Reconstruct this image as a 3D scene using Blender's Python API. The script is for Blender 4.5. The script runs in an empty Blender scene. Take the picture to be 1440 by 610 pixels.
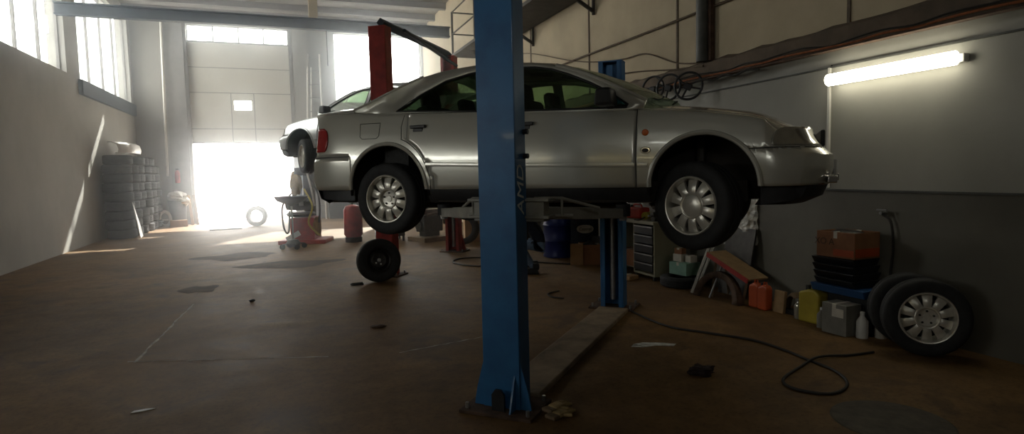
import bpy, bmesh, math, random
from mathutils import Vector, Matrix
random.seed(7)
R = math.radians
C = bpy.context.scene.collection
sc = bpy.context.scene

# ------------------------------------------------------------------ materials
def new_mat(name):
    m = bpy.data.materials.new(name); m.use_nodes = True
    nt = m.node_tree; nt.nodes.clear()
    out = nt.nodes.new('ShaderNodeOutputMaterial')
    b = nt.nodes.new('ShaderNodeBsdfPrincipled')
    nt.links.new(b.outputs[0], out.inputs[0])
    return m, nt, b, out
def mat(name, col, rough=.6, metal=0, var=.12, scale=6, bump=0, col2=None, coat=0, spec=None, detail=5):
    m, nt, b, out = new_mat(name)
    tc = nt.nodes.new('ShaderNodeTexCoord')
    nz = nt.nodes.new('ShaderNodeTexNoise'); nz.inputs['Scale'].default_value = scale
    nz.inputs['Detail'].default_value = detail; nz.inputs['Roughness'].default_value = .6
    nt.links.new(tc.outputs['Object'], nz.inputs['Vector'])
    cr = nt.nodes.new('ShaderNodeValToRGB')
    c2 = col2 or tuple(max(0, c*(1-var*2)) for c in col)
    cr.color_ramp.elements[0].position = .35; cr.color_ramp.elements[1].position = .65
    cr.color_ramp.elements[0].color = (*c2, 1); cr.color_ramp.elements[1].color = (*col, 1)
    nt.links.new(nz.outputs['Fac'], cr.inputs['Fac'])
    nt.links.new(cr.outputs[0], b.inputs['Base Color'])
    b.inputs['Roughness'].default_value = rough; b.inputs['Metallic'].default_value = metal
    if coat: b.inputs['Coat Weight'].default_value = coat; b.inputs['Coat Roughness'].default_value = .06
    if spec is not None: b.inputs['Specular IOR Level'].default_value = spec
    if bump:
        bp = nt.nodes.new('ShaderNodeBump'); bp.inputs['Strength'].default_value = bump; bp.inputs['Distance'].default_value = .02
        nt.links.new(nz.outputs['Fac'], bp.inputs['Height']); nt.links.new(bp.outputs[0], b.inputs['Normal'])
    return m
def emis(name, col, s):
    m, nt, b, out = new_mat(name)
    b.inputs['Base Color'].default_value = (*col, 1)
    b.inputs['Emission Color'].default_value = (*col, 1); b.inputs['Emission Strength'].default_value = s
    return m
def glass(name, tint=(1, 1, 1), gloss=.08):
    m, nt, b, out = new_mat(name); nt.nodes.remove(b)
    t = nt.nodes.new('ShaderNodeBsdfTransparent'); t.inputs[0].default_value = (*tint, 1)
    g = nt.nodes.new('ShaderNodeBsdfGlossy'); g.inputs['Roughness'].default_value = .03
    g.inputs[0].default_value = (.9, .9, .9, 1)
    lw = nt.nodes.new('ShaderNodeLayerWeight'); lw.inputs[0].default_value = .25
    ml = nt.nodes.new('ShaderNodeMath'); ml.operation = 'MULTIPLY_ADD'; ml.inputs[1].default_value = .6; ml.inputs[2].default_value = gloss
    nt.links.new(lw.outputs['Fresnel'], ml.inputs[0])
    mx = nt.nodes.new('ShaderNodeMixShader')
    nt.links.new(ml.outputs[0], mx.inputs[0]); nt.links.new(t.outputs[0], mx.inputs[1]); nt.links.new(g.outputs[0], mx.inputs[2])
    nt.links.new(mx.outputs[0], out.inputs[0])
    return m

M = {}
M['paint'] = mat('silver car paint', (.68, .67, .60), .27, .5, .02, 3, coat=.9)
M['paint2'] = mat('pale silver car paint', (.62, .64, .64), .30, .45, .02, 3, coat=.6)
M['black_plastic'] = mat('black plastic', (.02, .02, .022), .5, 0, .2, 12)
M['under'] = mat('underbody grime', (.035, .028, .022), .85, 0, .25, 5, bump=.3)
M['rubber'] = mat('tyre rubber', (.022, .022, .023), .75, 0, .2, 14, bump=.15)
M['old_rubber'] = mat('dusty old rubber', (.028, .027, .026), .85, 0, .25, 9, bump=.2)
M['alloy'] = mat('alloy rim', (.74, .71, .63), .3, .45, .08, 8)
M['steel_dark'] = mat('dark steel', (.06, .055, .05), .5, .6, .2, 10)
M['chrome'] = mat('chrome', (.8, .8, .8), .15, 1, .02, 5)
M['seat'] = mat('seat cloth', (.045, .045, .045), .9, 0, .2, 30)
M['glass_car'] = glass('green tinted car glass', (.50, .66, .48), .06)
M['glass_win'] = glass('window glass', (.93, .95, .95), .03)
M['red_lens'] = mat('red lens', (.42, .03, .03), .25, 0, .1, 20, coat=.5)
M['orange_lens'] = mat('orange lens', (.8, .16, .02), .25, 0, .1, 20, coat=.5)
M['lamp_lens'] = mat('headlamp lens', (.42, .40, .34), .1, .4, .15, 7, coat=1)
M['blue'] = mat('blue lift paint', (.030, .155, .36), .42, .05, .13, 5, col2=(.022, .115, .28), coat=.15)
M['red'] = mat('red lift paint', (.42, .03, .02), .5, 0, .2, 6)
M['arm_grey'] = mat('grey arm paint', (.34, .33, .29), .55, .1, .15, 6)
M['steel'] = mat('bare steel', (.42, .42, .42), .35, .8, .15, 8)
M['concrete_bar'] = mat('dusty cover plate', (.34, .25, .16), .85, 0, .25, 4, bump=.2)
M['plaster'] = mat('cream plaster', (.43, .36, .245), .9, 0, .08, 1.3, bump=.25)
M['panel'] = mat('grey painted panel', (.34, .33, .29), .65, 0, .07, 1.1)
M['dado'] = mat('grey oil paint dado', (.15, .14, .11), .6, 0, .1, 1.5)
M['backwall'] = mat('off white plaster', (.27, .26, .235), .9, 0, .07, .6)
M['leftwall'] = mat('light plaster', (.36, .35, .32), .9, 0, .1, .7)
M['rearwall'] = mat('grey plaster', (.20, .18, .15), .9, 0, .1, .7)
M['brown_beam'] = mat('brown ring beam', (.125, .09, .06), .85, 0, .2, 3, bump=.3)
M['ceil'] = mat('whitewashed slab', (.26, .25, .24), .9, 0, .1, 1)
M['rib'] = mat('grey concrete rib', (.20, .19, .19), .9, 0, .1, 2)
M['crane'] = mat('blue grey crane beam paint', (.03, .045, .065), .6, .1, .15, 3)
M['door'] = mat('door panel cream', (.55, .53, .47), .6, 0, .05, .8)
M['frame'] = mat('grey frame', (.22, .21, .20), .6, 0, .1, 4)
M['white'] = mat('white plastic', (.72, .71, .68), .4, 0, .06, 4)
M['whitepipe'] = mat('white pipe', (.65, .63, .58), .5, 0, .06, 4)
M['dark_pipe'] = mat('grey green pipe', (.085, .085, .075), .6, .1, .2, 5)
M['cable'] = mat('black cable', (.02, .016, .012), .6, 0, .2, 20)
M['brown_cable'] = mat('brown cable', (.10, .065, .035), .7, 0, .2, 20)
M['orange_cable'] = mat('orange cable', (.32, .10, .03), .6, 0, .2, 20)
M['rust'] = mat('rusty steel', (.12, .07, .045), .85, .2, .3, 8, bump=.2)
M['walk'] = mat('dark walkway steel', (.07, .062, .052), .8, .2, .2, 5)
M['grey_cab'] = mat('grey green cabinet paint', (.31, .29, .20), .55, 0, .08, 4)
M['drawer'] = mat('black drawer front', (.014, .016, .018), .4, .2, .1, 8)
M['wood'] = mat('raw wood', (.42, .27, .13), .75, 0, .15, 7)
M['oldwood'] = mat('old grey brown wood', (.20, .135, .075), .85, 0, .2, 9, bump=.2)
M['cardboard'] = mat('cardboard', (.46, .27, .13), .85, 0, .1, 6)
M['card_brown'] = mat('printed brown cardboard', (.30, .135, .06), .85, 0, .12, 6)
M['barrel'] = mat('blue barrel', (.015, .03, .19), .38, .1, .1, 5)
M['navy'] = mat('navy jacket', (.02, .025, .045), .9, 0, .2, 20)
M['jeans'] = mat('blue jeans', (.17, .25, .38), .9, 0, .2, 30)
M['skin'] = mat('skin', (.50, .30, .21), .6, 0, .05, 10)
M['hair'] = mat('dark hair', (.03, .02, .015), .8, 0, .2, 30)
M['yellow'] = mat('yellow plastic', (.48, .38, .04), .45, 0, .1, 6)
M['orange'] = mat('orange red plastic', (.50, .085, .02), .45, 0, .12, 6)
M['teal'] = mat('mint green carton', (.22, .38, .30), .7, 0, .1, 6)
M['blue_tray'] = mat('blue plastic tray', (.02, .08, .22), .45, 0, .1, 6)
M['grey_box'] = mat('grey carton', (.23, .22, .19), .8, 0, .12, 6)
M['paper'] = mat('white paper', (.62, .58, .50), .8, 0, .08, 12)
M['red_plastic'] = mat('red plastic', (.62, .05, .03), .4, 0, .1, 6)
M['yellow_cloth'] = mat('ochre cloth', (.30, .18, .05), .9, 0, .2, 9)
M['leather'] = mat('tan work glove leather', (.42, .30, .13), .85, 0, .2, 9, bump=.2)
M['rag'] = mat('dark oily rag', (.04, .02, .018), .9, 0, .3, 9, bump=.4)
M['ground'] = mat('bright yard concrete', (.75, .74, .70), .9, 0, .08, 1)
M['text'] = mat('pale lettering paint', (.85, .92, .9), .6, 0, .1, 9)
M['tube'] = emis('fluorescent tube', (1, .95, .76), 10)
M['tube_far'] = emis('warm fluorescent tube', (1, .86, .50), 10)

# film of clear wrapping on the wall
m, nt, b, out = new_mat('clear bubble wrap'); M['film'] = m
b.inputs['Base Color'].default_value = (.85, .84, .78, 1); b.inputs['Roughness'].default_value = .15; b.inputs['Alpha'].default_value = .75
tc = nt.nodes.new('ShaderNodeTexCoord'); nz = nt.nodes.new('ShaderNodeTexVoronoi'); nz.inputs['Scale'].default_value = 16
nt.links.new(tc.outputs['Object'], nz.inputs['Vector']); bp = nt.nodes.new('ShaderNodeBump'); bp.inputs['Strength'].default_value = 1; bp.inputs['Distance'].default_value = .04
nt.links.new(nz.outputs[0], bp.inputs['Height']); nt.links.new(bp.outputs[0], b.inputs['Normal'])

# floor: worn oily concrete
m, nt, b, out = new_mat('oily concrete floor'); M['floor'] = m
tc = nt.nodes.new('ShaderNodeTexCoord')
def noise(scale, detail=6, dist=0, rough=.6):
    n = nt.nodes.new('ShaderNodeTexNoise'); n.inputs['Scale'].default_value = scale; n.inputs['Detail'].default_value = detail
    n.inputs['Distortion'].default_value = dist; n.inputs['Roughness'].default_value = rough
    nt.links.new(tc.outputs['Object'], n.inputs['Vector']); return n
def ramp(src, p0, c0, p1, c1):
    r = nt.nodes.new('ShaderNodeValToRGB'); r.color_ramp.elements[0].position = p0; r.color_ramp.elements[1].position = p1
    r.color_ramp.elements[0].color = (*c0, 1); r.color_ramp.elements[1].color = (*c1, 1); nt.links.new(src.outputs['Fac'], r.inputs['Fac']); return r
def mult(a, b_):
    x = nt.nodes.new('ShaderNodeMix'); x.data_type = 'RGBA'; x.blend_type = 'MULTIPLY'; x.inputs[0].default_value = 1
    nt.links.new(a.outputs[0] if a.bl_idname != 'ShaderNodeMix' else a.outputs[2], x.inputs[6]); nt.links.new(b_.outputs[0], x.inputs[7]); return x
n1 = noise(.55, 8, .6); n2 = noise(4.5, 8, .2, .7); n3 = noise(28, 4); n4 = noise(1.4, 5, 1.2)
base = ramp(n1, .32, (.125, .066, .021), .68, (.25, .142, .050))
g1 = ramp(n2, .30, (.62, .60, .58), .62, (1, 1, 1)); g2 = ramp(n3, .34, (.72, .7, .68), .50, (1, 1, 1)); g3 = ramp(n4, .30, (.55, .52, .48), .42, (1, 1, 1))
x = mult(mult(mult(base, g1), g2), g3)
nt.links.new(x.outputs[2], b.inputs['Base Color'])
rr = ramp(n4, .3, (.60,)*3, .6, (.68,)*3); nt.links.new(rr.outputs[0], b.inputs['Roughness'])
bp = nt.nodes.new('ShaderNodeBump'); bp.inputs['Strength'].default_value = .25; bp.inputs['Distance'].default_value = .01
nt.links.new(n2.outputs['Fac'], bp.inputs['Height']); nt.links.new(bp.outputs[0], b.inputs['Normal'])
b.inputs['Specular IOR Level'].default_value = .32

# ------------------------------------------------------------------ mesh helpers
class MB:
    def __init__(s, T=None): s.bm = bmesh.new(); s.T = T or Matrix()
    def v(s, p): return s.bm.verts.new(s.T @ Vector(p))
    def box(s, c, d, rot=None, taper=None):
        m4 = Matrix.Translation(c) @ (rot.to_4x4() if rot is not None else Matrix())
        vs = []
        for k in (-1, 1):
            tx, ty = (taper if (taper and k > 0) else (1, 1))
            for (i, j) in ((-1, -1), (1, -1), (1, 1), (-1, 1)):
                vs.append(s.v(m4 @ Vector((i*d[0]/2*tx, j*d[1]/2*ty, k*d[2]/2))))
        for f in ((3, 2, 1, 0), (4, 5, 6, 7), (0, 1, 5, 4), (1, 2, 6, 5), (2, 3, 7, 6), (3, 0, 4, 7)):
            s.bm.faces.new([vs[i] for i in f])
        return s
    def b2(s, x0, x1, y0, y1, z0, z1): return s.box(((x0+x1)/2, (y0+y1)/2, (z0+z1)/2), (abs(x1-x0), abs(y1-y0), abs(z1-z0)))
    def prism(s, poly, a, axis='y', t=.1):
        """outline of 2D points pushed along an axis from a to a+t"""
        def P(u, w, h): return {'y': (u, h, w), 'x': (h, u, w), 'z': (u, w, h)}[axis]
        A = [s.v(P(u, w, a)) for u, w in poly]; B = [s.v(P(u, w, a+t)) for u, w in poly]
        s.bm.faces.new(A); s.bm.faces.new(B[::-1]); n = len(poly)
        for i in range(n): s.bm.faces.new((A[i], B[i], B[(i+1) % n], A[(i+1) % n]))
        return s
    def tube(s, pts, r, n=8, closed=False, caps=True):
        pts = [Vector(p) for p in pts]; rings = []; N = len(pts)
        rs = r if isinstance(r, (list, tuple)) else [r]*N
        up = None
        for i, p in enumerate(pts):
            a = pts[(i-1) % N] if (closed or i > 0) else p; c = pts[(i+1) % N] if (closed or i < N-1) else p
            t = (c-a).normalized()
            if up is None:
                up = Vector((0, 0, 1)) if abs(t.z) < .9 else Vector((1, 0, 0))
            x = t.cross(up).normalized(); y = x.cross(t).normalized(); up = y
            rings.append([s.v(p + x*math.cos(2*math.pi*k/n)*rs[i] + y*math.sin(2*math.pi*k/n)*rs[i]) for k in range(n)])
        for i in range(N if closed else N-1):
            A, B = rings[i], rings[(i+1) % N]
            for k in range(n): s.bm.faces.new((A[k], A[(k+1) % n], B[(k+1) % n], B[k]))
        if caps and not closed: s.bm.faces.new(rings[0][::-1]); s.bm.faces.new(rings[-1])
        return s
    def cyl(s, p0, p1, r, n=16, r1=None): return s.tube([p0, p1], [r, r1 if r1 is not None else r], n)
    def lathe(s, prof, M4=None, n=32, closed=False):
        """prof: (radius, height) turned about local Z"""
        M4 = M4 or Matrix(); rings = []
        for (r, h) in prof:
            if r < 1e-5: rings.append([s.v(M4 @ Vector((0, 0, h)))])
            else: rings.append([s.v(M4 @ Vector((r*math.cos(2*math.pi*k/n), r*math.sin(2*math.pi*k/n), h))) for k in range(n)])
        L = len(rings)
        for i in range(L if closed else L-1):
            A, B = rings[i], rings[(i+1) % L]
            for k in range(n):
                a, b_ = A[k % len(A)], A[(k+1) % len(A)]; c, d = B[(k+1) % len(B)], B[k % len(B)]
                f = []
                for q in (a, b_, c, d):
                    if q not in f: f.append(q)
                if len(f) > 2: s.bm.faces.new(f)
        return s
    def grid(s, rows, flip=False):
        V = [[s.v(p) for p in r] for r in rows]
        for i in range(len(V)-1):
            for j in range(len(V[0])-1):
                q = (V[i][j], V[i+1][j], V[i+1][j+1], V[i][j+1])
                s.bm.faces.new(q[::-1] if flip else q)
        return V
    def build(s, name, material, parent=None, smooth=False, bevel=0, fix=True):
        if fix: bmesh.ops.recalc_face_normals(s.bm, faces=s.bm.faces)
        me = bpy.data.meshes.new(name); s.bm.to_mesh(me); s.bm.free()
        mats = material if isinstance(material, (list, tuple)) else [material]
        for q in mats: me.materials.append(q)
        if smooth:
            for p in me.polygons: p.use_smooth = True
            me.set_sharp_from_angle(angle=R(40))
        o = bpy.data.objects.new(name, me); C.objects.link(o)
        if parent is not None: o.parent = parent
        if bevel:
            bv = o.modifiers.new('bevel', 'BEVEL'); bv.width = bevel; bv.segments = 2; bv.limit_method = 'ANGLE'
        return o
def tag(o, label=None, cat=None, group=None, kind=None):
    for k, v_ in (('label', label), ('category', cat), ('group', group), ('kind', kind)):
        if v_: o[k] = v_
    return o
def empty(name, loc, label, cat, rz=0, group=None):
    o = bpy.data.objects.new(name, None); C.objects.link(o); o.empty_display_size = .1
    o.location = loc; o.rotation_euler = (0, 0, rz); return tag(o, label, cat, group)
def struct(mb, name, material, label=None, **k): return tag(mb.build(name, material, **k), label, None, None, 'structure')
def copy_tree(o, parent=None):
    c = o.copy(); C.objects.link(c); c.parent = parent
    for ch in [x_ for x_ in bpy.data.objects if x_.parent == o]: copy_tree(ch, c)
    return c
def curve_pts(ctrl, n=8):
    P = [Vector(p) for p in ctrl]; P = [P[0]*2-P[1]] + P + [P[-1]*2-P[-2]]; o = []
    for i in range(1, len(P)-2):
        for k in range(n):
            t = k/n; a, b_, c, d = P[i-1:i+3]
            o.append(.5*((2*b_)+(c-a)*t+(2*a-5*b_+4*c-d)*t*t+(3*b_-a-3*c+d)*t*t*t))
    o.append(P[-2]); return o
def lerp_tab(tab, x):
    if x <= tab[0][0]: return tab[0][1]
    for (a, b_), (c, d) in zip(tab, tab[1:]):
        if x <= c:
            t = (x-a)/(c-a); return b_+(d-b_)*t
    return tab[-1][1]
def rotz(a): return Matrix.Rotation(a, 3, 'Z')
def rotx(a): return Matrix.Rotation(a, 3, 'X')
def roty(a): return Matrix.Rotation(a, 3, 'Y')

# ------------------------------------------------------------------ the room
XL, XR, YB, YN, ZC = -4.65, 5.4, 24.0, -5.5, 7.3
T = .35
struct(MB().b2(XL-T, XR+T, YN-T, YB+T, -.2, 0), 'floor', M['floor'])
struct(MB().b2(XL-T, XR+T, YN-T, YB+T, ZC, ZC+.25), 'ceiling', M['ceil'])
def wall_with_holes(axis, pos, t, a0, a1, z0, z1, holes):
    """axis 'y': wall in the XZ plane at y=pos; holes (a,b,z0,z1)"""
    mb = MB(); A = sorted({a0, a1, *[h[0] for h in holes], *[h[1] for h in holes]}); Z = sorted({z0, z1, *[h[2] for h in holes], *[h[3] for h in holes]})
    for i in range(len(A)-1):
        for j in range(len(Z)-1):
            ca, cz = (A[i]+A[i+1])/2, (Z[j]+Z[j+1])/2
            if any(h[0] < ca < h[1] and h[2] < cz < h[3] for h in holes): continue
            if axis == 'y': mb.b2(A[i], A[i+1], pos, pos+t, Z[j], Z[j+1])
            else: mb.b2(pos, pos+t, A[i], A[i+1], Z[j], Z[j+1])
    bmesh.ops.remove_doubles(mb.bm, verts=mb.bm.verts, dist=1e-4)
    fs = {}
    for f in mb.bm.faces: fs.setdefault(tuple(sorted(v_.index for v_ in f.verts)), []).append(f)
    return mb
DX0, DX1 = -2.93, .39
back_holes = [(DX0, DX1, 0, 6.97), (2.0, 5.3, 4.35, 6.95)]
struct(wall_with_holes('y', YB, T, XL, XR, 0, ZC, back_holes), 'wall_back', M['backwall'])
left_wins = [(12.2, 17.2, 4.15, 6.9), (18.2, 23.7, 4.15, 6.9), (-3.6, -1.2, 4.9, 5.3), (2.0, 5.6, 2.0, 2.5)]
struct(wall_with_holes('x', XL-T, T, YN, YB, 0, ZC, left_wins), 'wall_left', M['leftwall'])
struct(MB().b2(XR, XR+T, YN-T, YB+T, 0, ZC), 'wall_right', M['plaster'])
near_holes = [(-3.6, -1.6, 4.2, 5.0)]
struct(wall_with_holes('y', YN-T, T, XL-T, XR, 0, ZC, near_holes), 'wall_near', M['rearwall'])
# lower part of the right wall: painted panels, dado, brown ring beam
struct(MB().b2(5.372, XR, YN, 17.5, 1.33, 2.78), 'trim_1', M['panel'])
struct(MB().b2(5.365, XR, YN, 17.5, 0, 1.33), 'trim_2', M['dado'])
mb = MB(); rows = []
for i in range(150):
    y = YN + (YB-YN)*i/149; j = .018*math.sin(y*9)*math.sin(y*2.3)+random.uniform(-.008, .008)
    rows.append([(XR-.001, y, 2.78), (5.30, y, 2.78), (5.30, y, 2.97+j), (XR-.001, y, 3.02+j)])
mb.grid(rows); struct(mb, 'trim_3', M['brown_beam'])
struct(MB().b2(5.352, 5.372, YN, 12.5, 2.595, 2.61), 'trim_4', M['dark_pipe'])
struct(MB().b2(5.345, 5.365, YN, 12.5, 1.325, 1.345), 'trim_5', M['dark_pipe'])
# plaster joints of the upper wall
k = 6
for y in (10.11, 7.434, 4.6, 12.9):
    struct(MB().b2(5.385, XR, y-.018, y+.018, 3.0, ZC), 'trim_%d' % k, M['brown_cable']); k += 1
# ceiling ribs
for i, y in enumerate((23.2, 21.9, 20.35, 18.8, 17.2, 14.6, 11.6, 8.6, 5.6, 2.6, -.4, -3.4)):
    struct(MB().b2(XL, XR, y-.09, y+.09, ZC-.2, ZC), 'trim_%d' % k, M['rib']); k += 1
# pilaster left of the gate, with rib
struct(MB().b2(-3.62, -3.02, 23.82, 24.0, 0, ZC), 'trim_%d' % k, M['frame']); k += 1
struct(MB().b2(.52, 1.05, 23.82, 24.0, 0, ZC), 'trim_%d' % k, M['backwall']); k += 1
# sill board under the left far window
struct(MB().b2(XL, XL+.1, 18.0, 23.9, 3.75, 4.12), 'trim_%d' % k, M['crane']); k += 1

def window(n, axis, pos, a0, a1, z0, z1, nx, nz, fw=.05):
    fr = MB(); gl = MB()
    def B(mb_, A0, A1, Z0, Z1, dd): 
        if axis == 'y': mb_.b2(A0, A1, pos-dd, pos+dd, Z0, Z1)
        else: mb_.b2(pos-dd, pos+dd, A0, A1, Z0, Z1)
    for i in range(nx+1):
        a = a0+(a1-a0)*i/nx; B(fr, max(a0, a-fw/2), min(a1, a+fw/2), z0, z1, .03)
    for j in range(nz+1):
        z = z0+(z1-z0)*j/nz; B(fr, a0, a1, max(z0, z-fw/2), min(z1, z+fw/2), .028)
    B(gl, a0, a1, z0, z1, .003)
    o = struct(fr, 'window_%d' % n, M['frame'])
    tag(gl.build('window_%d_pane' % n, M['glass_win'], o), kind='structure')
window(1, 'y', YB+.15, 2.0, 5.3, 4.35, 6.95, 2, 1)
window(2, 'x', XL-.15, 12.2, 17.2, 4.15, 6.9, 4, 1)
window(3, 'x', XL-.15, 18.2, 23.7, 4.15, 6.9, 4, 1)
window(4, 'x', XL-.15, -3.6, -1.2, 4.9, 5.3, 4, 1)
window(5, 'x', XL-.15, 2.0, 5.6, 2.0, 2.5, 4, 1)
window(6, 'y', YN-.15, -3.6, -1.6, 4.2, 5.0, 4, 1)
window(7, 'y', YB+.15, DX0, DX1, 6.38, 6.97, 4, 1)
# overhead gate, half raised, wicket pane in its leaf
g = MB()
px0, px1, pz0, pz1 = -1.53, -.95, 4.02, 4.36
for A in ((DX0, px0, 2.87, 6.38), (px1, DX1, 2.87, 6.38), (px0, px1, 2.87, pz0), (px0, px1, pz1, 6.38)): g.b2(A[0], A[1], 24.06, 24.14, A[2], A[3])
gate = struct(g, 'door_1', M['door'])
g = MB()
for z in (3.35, 4.62, 5.5): g.b2(DX0, DX1, 24.050, 24.062, z-.012, z+.012)
for x_ in (-1.62, -.86): g.b2(x_-.012, x_+.012, 24.05, 24.062, 2.87, 4.62)
tag(g.build('door_1_seam', M['frame'], gate), kind='structure')
g = MB(); g.b2(px0, px1, 24.09, 24.1, pz0, pz1); tag(g.build('door_1_pane', M['glass_win'], gate), kind='structure')
g = MB(); g.b2(DX0-.1, DX0, 23.9, 24.2, 0, 7.05); g.b2(DX1, DX1+.1, 23.9, 24.2, 0, 7.05); g.b2(DX0-.1, DX1+.1, 23.94, 24.2, 6.97, 7.07); g.b2(DX0, DX1, 24.0, 24.16, 6.36, 6.41); g.b2(DX0, DX1, 24.03, 24.16, 2.83, 2.89)
tag(g.build('door_1_frame', M['frame'], gate), kind='structure')
# yard outside
yard = struct(MB().b2(-60, 60, YB+T, 90, -.25, -.02), 'yard_ground', M['ground'])

# ------------------------------------------------------------------ crane beam, catwalk, pipes
o = empty('crane_beam', (0, 16.6, 5.34), 'dark blue grey steel beam spanning the hall before the gate and window', 'beam')
m_ = MB(); m_.b2(XL+.02, 4.5, -.10, .10, 0, .03); m_.b2(XL+.02, 4.5, -.02, .02, .03, .25); m_.b2(XL+.02, 4.5, -.10, .10, .25, .28); m_.build('beam', M['crane'], o)
m_ = MB(); m_.b2(.80, 1.02, -.08, .08, .28, 1.9); m_.build('hanger', M['plaster'], o)
m_ = MB(); m_.tube([(1.22, 0, -.9), (1.22, 0, 0)], .012, 6); m_.build('chain', M['steel_dark'], o)

o = empty('catwalk', (0, 0, 4.8), 'dark steel catwalk with thin railing high along the right wall', 'catwalk')
MB().b2(4.5, 5.36, 8.0, 16.45, -.02, .05).build('deck', M['walk'], o)
for y in (16.4, 14.35, 12.3, 10.3, 8.2):
    m_ = MB(); m_.box((4.53, y, .62), (.05, .05, 1.15)); m_.build('railing_post', M['walk'], o)
for z in (.6, 1.18):
    m_ = MB(); m_.tube([(4.53, 8.05, z), (4.53, 16.42, z)], .02, 6); m_.build('handrail', M['walk'], o)
m_ = MB(); m_.tube([(4.53, 16.42, 1.18), (5.34, 16.42, 1.18)], .02, 6); m_.build('handrail', M['walk'], o); m_ = MB(); m_.tube([(4.53, 16.42, .6), (5.34, 16.42, .6)], .02, 6); m_.build('handrail', M['walk'], o)
for y in (15.4, 12.68, 9.87):
    m_ = MB(); m_.tube([(4.75, y, -.02), (5.36, y, -.36)], .035, 6); m_.tube([(5.36, y, 0), (5.36, y, -.42)], .03, 6); m_.build('bracket', M['walk'], o)

o = empty('drain_pipe', (5.29, 6.74, 3.0), 'thick grey green drain pipe down the upper right wall', 'pipe')
MB().cyl((0, 0, 0), (0, 0, ZC-3.0), .085, 20).build('pipe', M['dark_pipe'], o, smooth=True)
MB().cyl((0, 0, 1.0), (0, 0, 1.08), .105, 20).build('collar', M['dark_pipe'], o)
MB().b2(.02, .09, -.13, -.06, 0, 1.8).build('clip_rail', M['rust'], o)

o = tag(MB().cyl((-3.72, 23.72, 1.7), (-3.63, 23.72, 7.2), .045, 12).build('downpipe', M['whitepipe'], smooth=True), 'slim white pipe up the back wall beside the gate pilaster', 'pipe')
tag(MB().b2(5.345, 5.372, 4.775, 4.80, 1.36, 2.60).build('conduit', M['whitepipe']), 'thin white vertical conduit strip left of the wall lamp', 'conduit')
# cables on the right wall
def cable(name, pts, r, ma, label, cat='cable'): return tag(MB().tube(curve_pts(pts), r, 6).build(name, ma, smooth=True), label, cat)
cable('cable', [(5.37, 11.6, 3.72), (5.37, 10.2, 3.72), (5.37, 8.5, 3.70), (5.37, 6.9, 3.70), (5.37, 6.0, 3.70), (5.37, 4.0, 3.72)], .017, M['brown_cable'], 'brown cable rising diagonally across the cream upper wall past the drain pipe')
cable('cable', [(5.37, 15, 4.5), (5.37, 13.1, 4.30), (5.37, 11, 3.78), (5.37, 9.9, 3.55), (5.37, 8.9, 3.42), (5.37, 8.2, 3.38), (5.37, 7.4, 3.10), (5.37, 6.7, 2.99)], .011, M['brown_cable'], 'upper thin cable sagging along the cream wall behind the far blue column')
cable('cable', [(5.37, 10.6, 3.30), (5.37, 9.4, 3.22), (5.37, 8.4, 3.14), (5.37, 7.4, 3.01), (5.27, 6.7, 2.94)], .011, M['brown_cable'], 'lower thin cable running from the far blue column down to the brown ledge')
o = empty('cable_tray', (5.24, 0, 2.76), 'rusty cable tray with orange cables along the brown ledge', 'cable tray')
MB().b2(-.04, .055, -5.3, 12.5, -.015, .0).build('tray', M['rust'], o)
cps = []
for i in range(60): cps.append((random.uniform(-.02, .02), -5.2+i*.3, .018+random.uniform(0, .02)))
MB().tube(curve_pts(cps, 3), .012, 6).build('cable', M['orange_cable'], o)
cps = [(p[0]*-1, p[1], p[2]*.9+.012+random.uniform(0, .035)) for p in cps]
MB().tube(curve_pts(cps, 3), .010, 6).build('cable', M['cable'], o)
cps = [(-.05+random.uniform(-.01, .01), 5.6+i*.2, -.035+random.uniform(-.03, .02)) for i in range(16)]
MB().tube(curve_pts(cps, 3), .014, 6).build('cable', M['cable'], o)

# wall lamp
o = empty('wall_lamp', (5.3, 4.74, 2.46), 'glowing fluorescent wall lamp on the grey panels at right', 'lamp')
MB().b2(.0, .07, -1.32, .02, -.035, .035).build('housing', M['white'], o, bevel=.008)
MB().cyl((-.03, -1.27, 0), (-.03, -.02, 0), .06, 20).build('tube', M['tube'], o, smooth=True)
MB().tube(curve_pts([(.065, .01, 0), (.065, .05, .03), (.068, .06, .1), (.068, .03, .165)]), .008, 6).build('cord', M['cable'], o)
# lamps on the near left side of the hall (they reflect in the car)
lamp2 = empty('wall_lamp', (XL+.12, .1, 2.2), 'warm fluorescent lamp on the left wall nearest the camera', 'lamp')
MB().b2(-.1, 0, 0, 1.3, -.04, .04).build('housing', M['white'], lamp2)
MB().cyl((.04, .03, 0), (.04, 1.27, 0), .025, 12).build('tube', M['tube_far'], lamp2, smooth=True)
l3 = copy_tree(lamp2); l3.location = (XL+.12, -2.0, 2.2); l3['label'] = 'warm fluorescent lamp on the left wall behind the camera'

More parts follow.
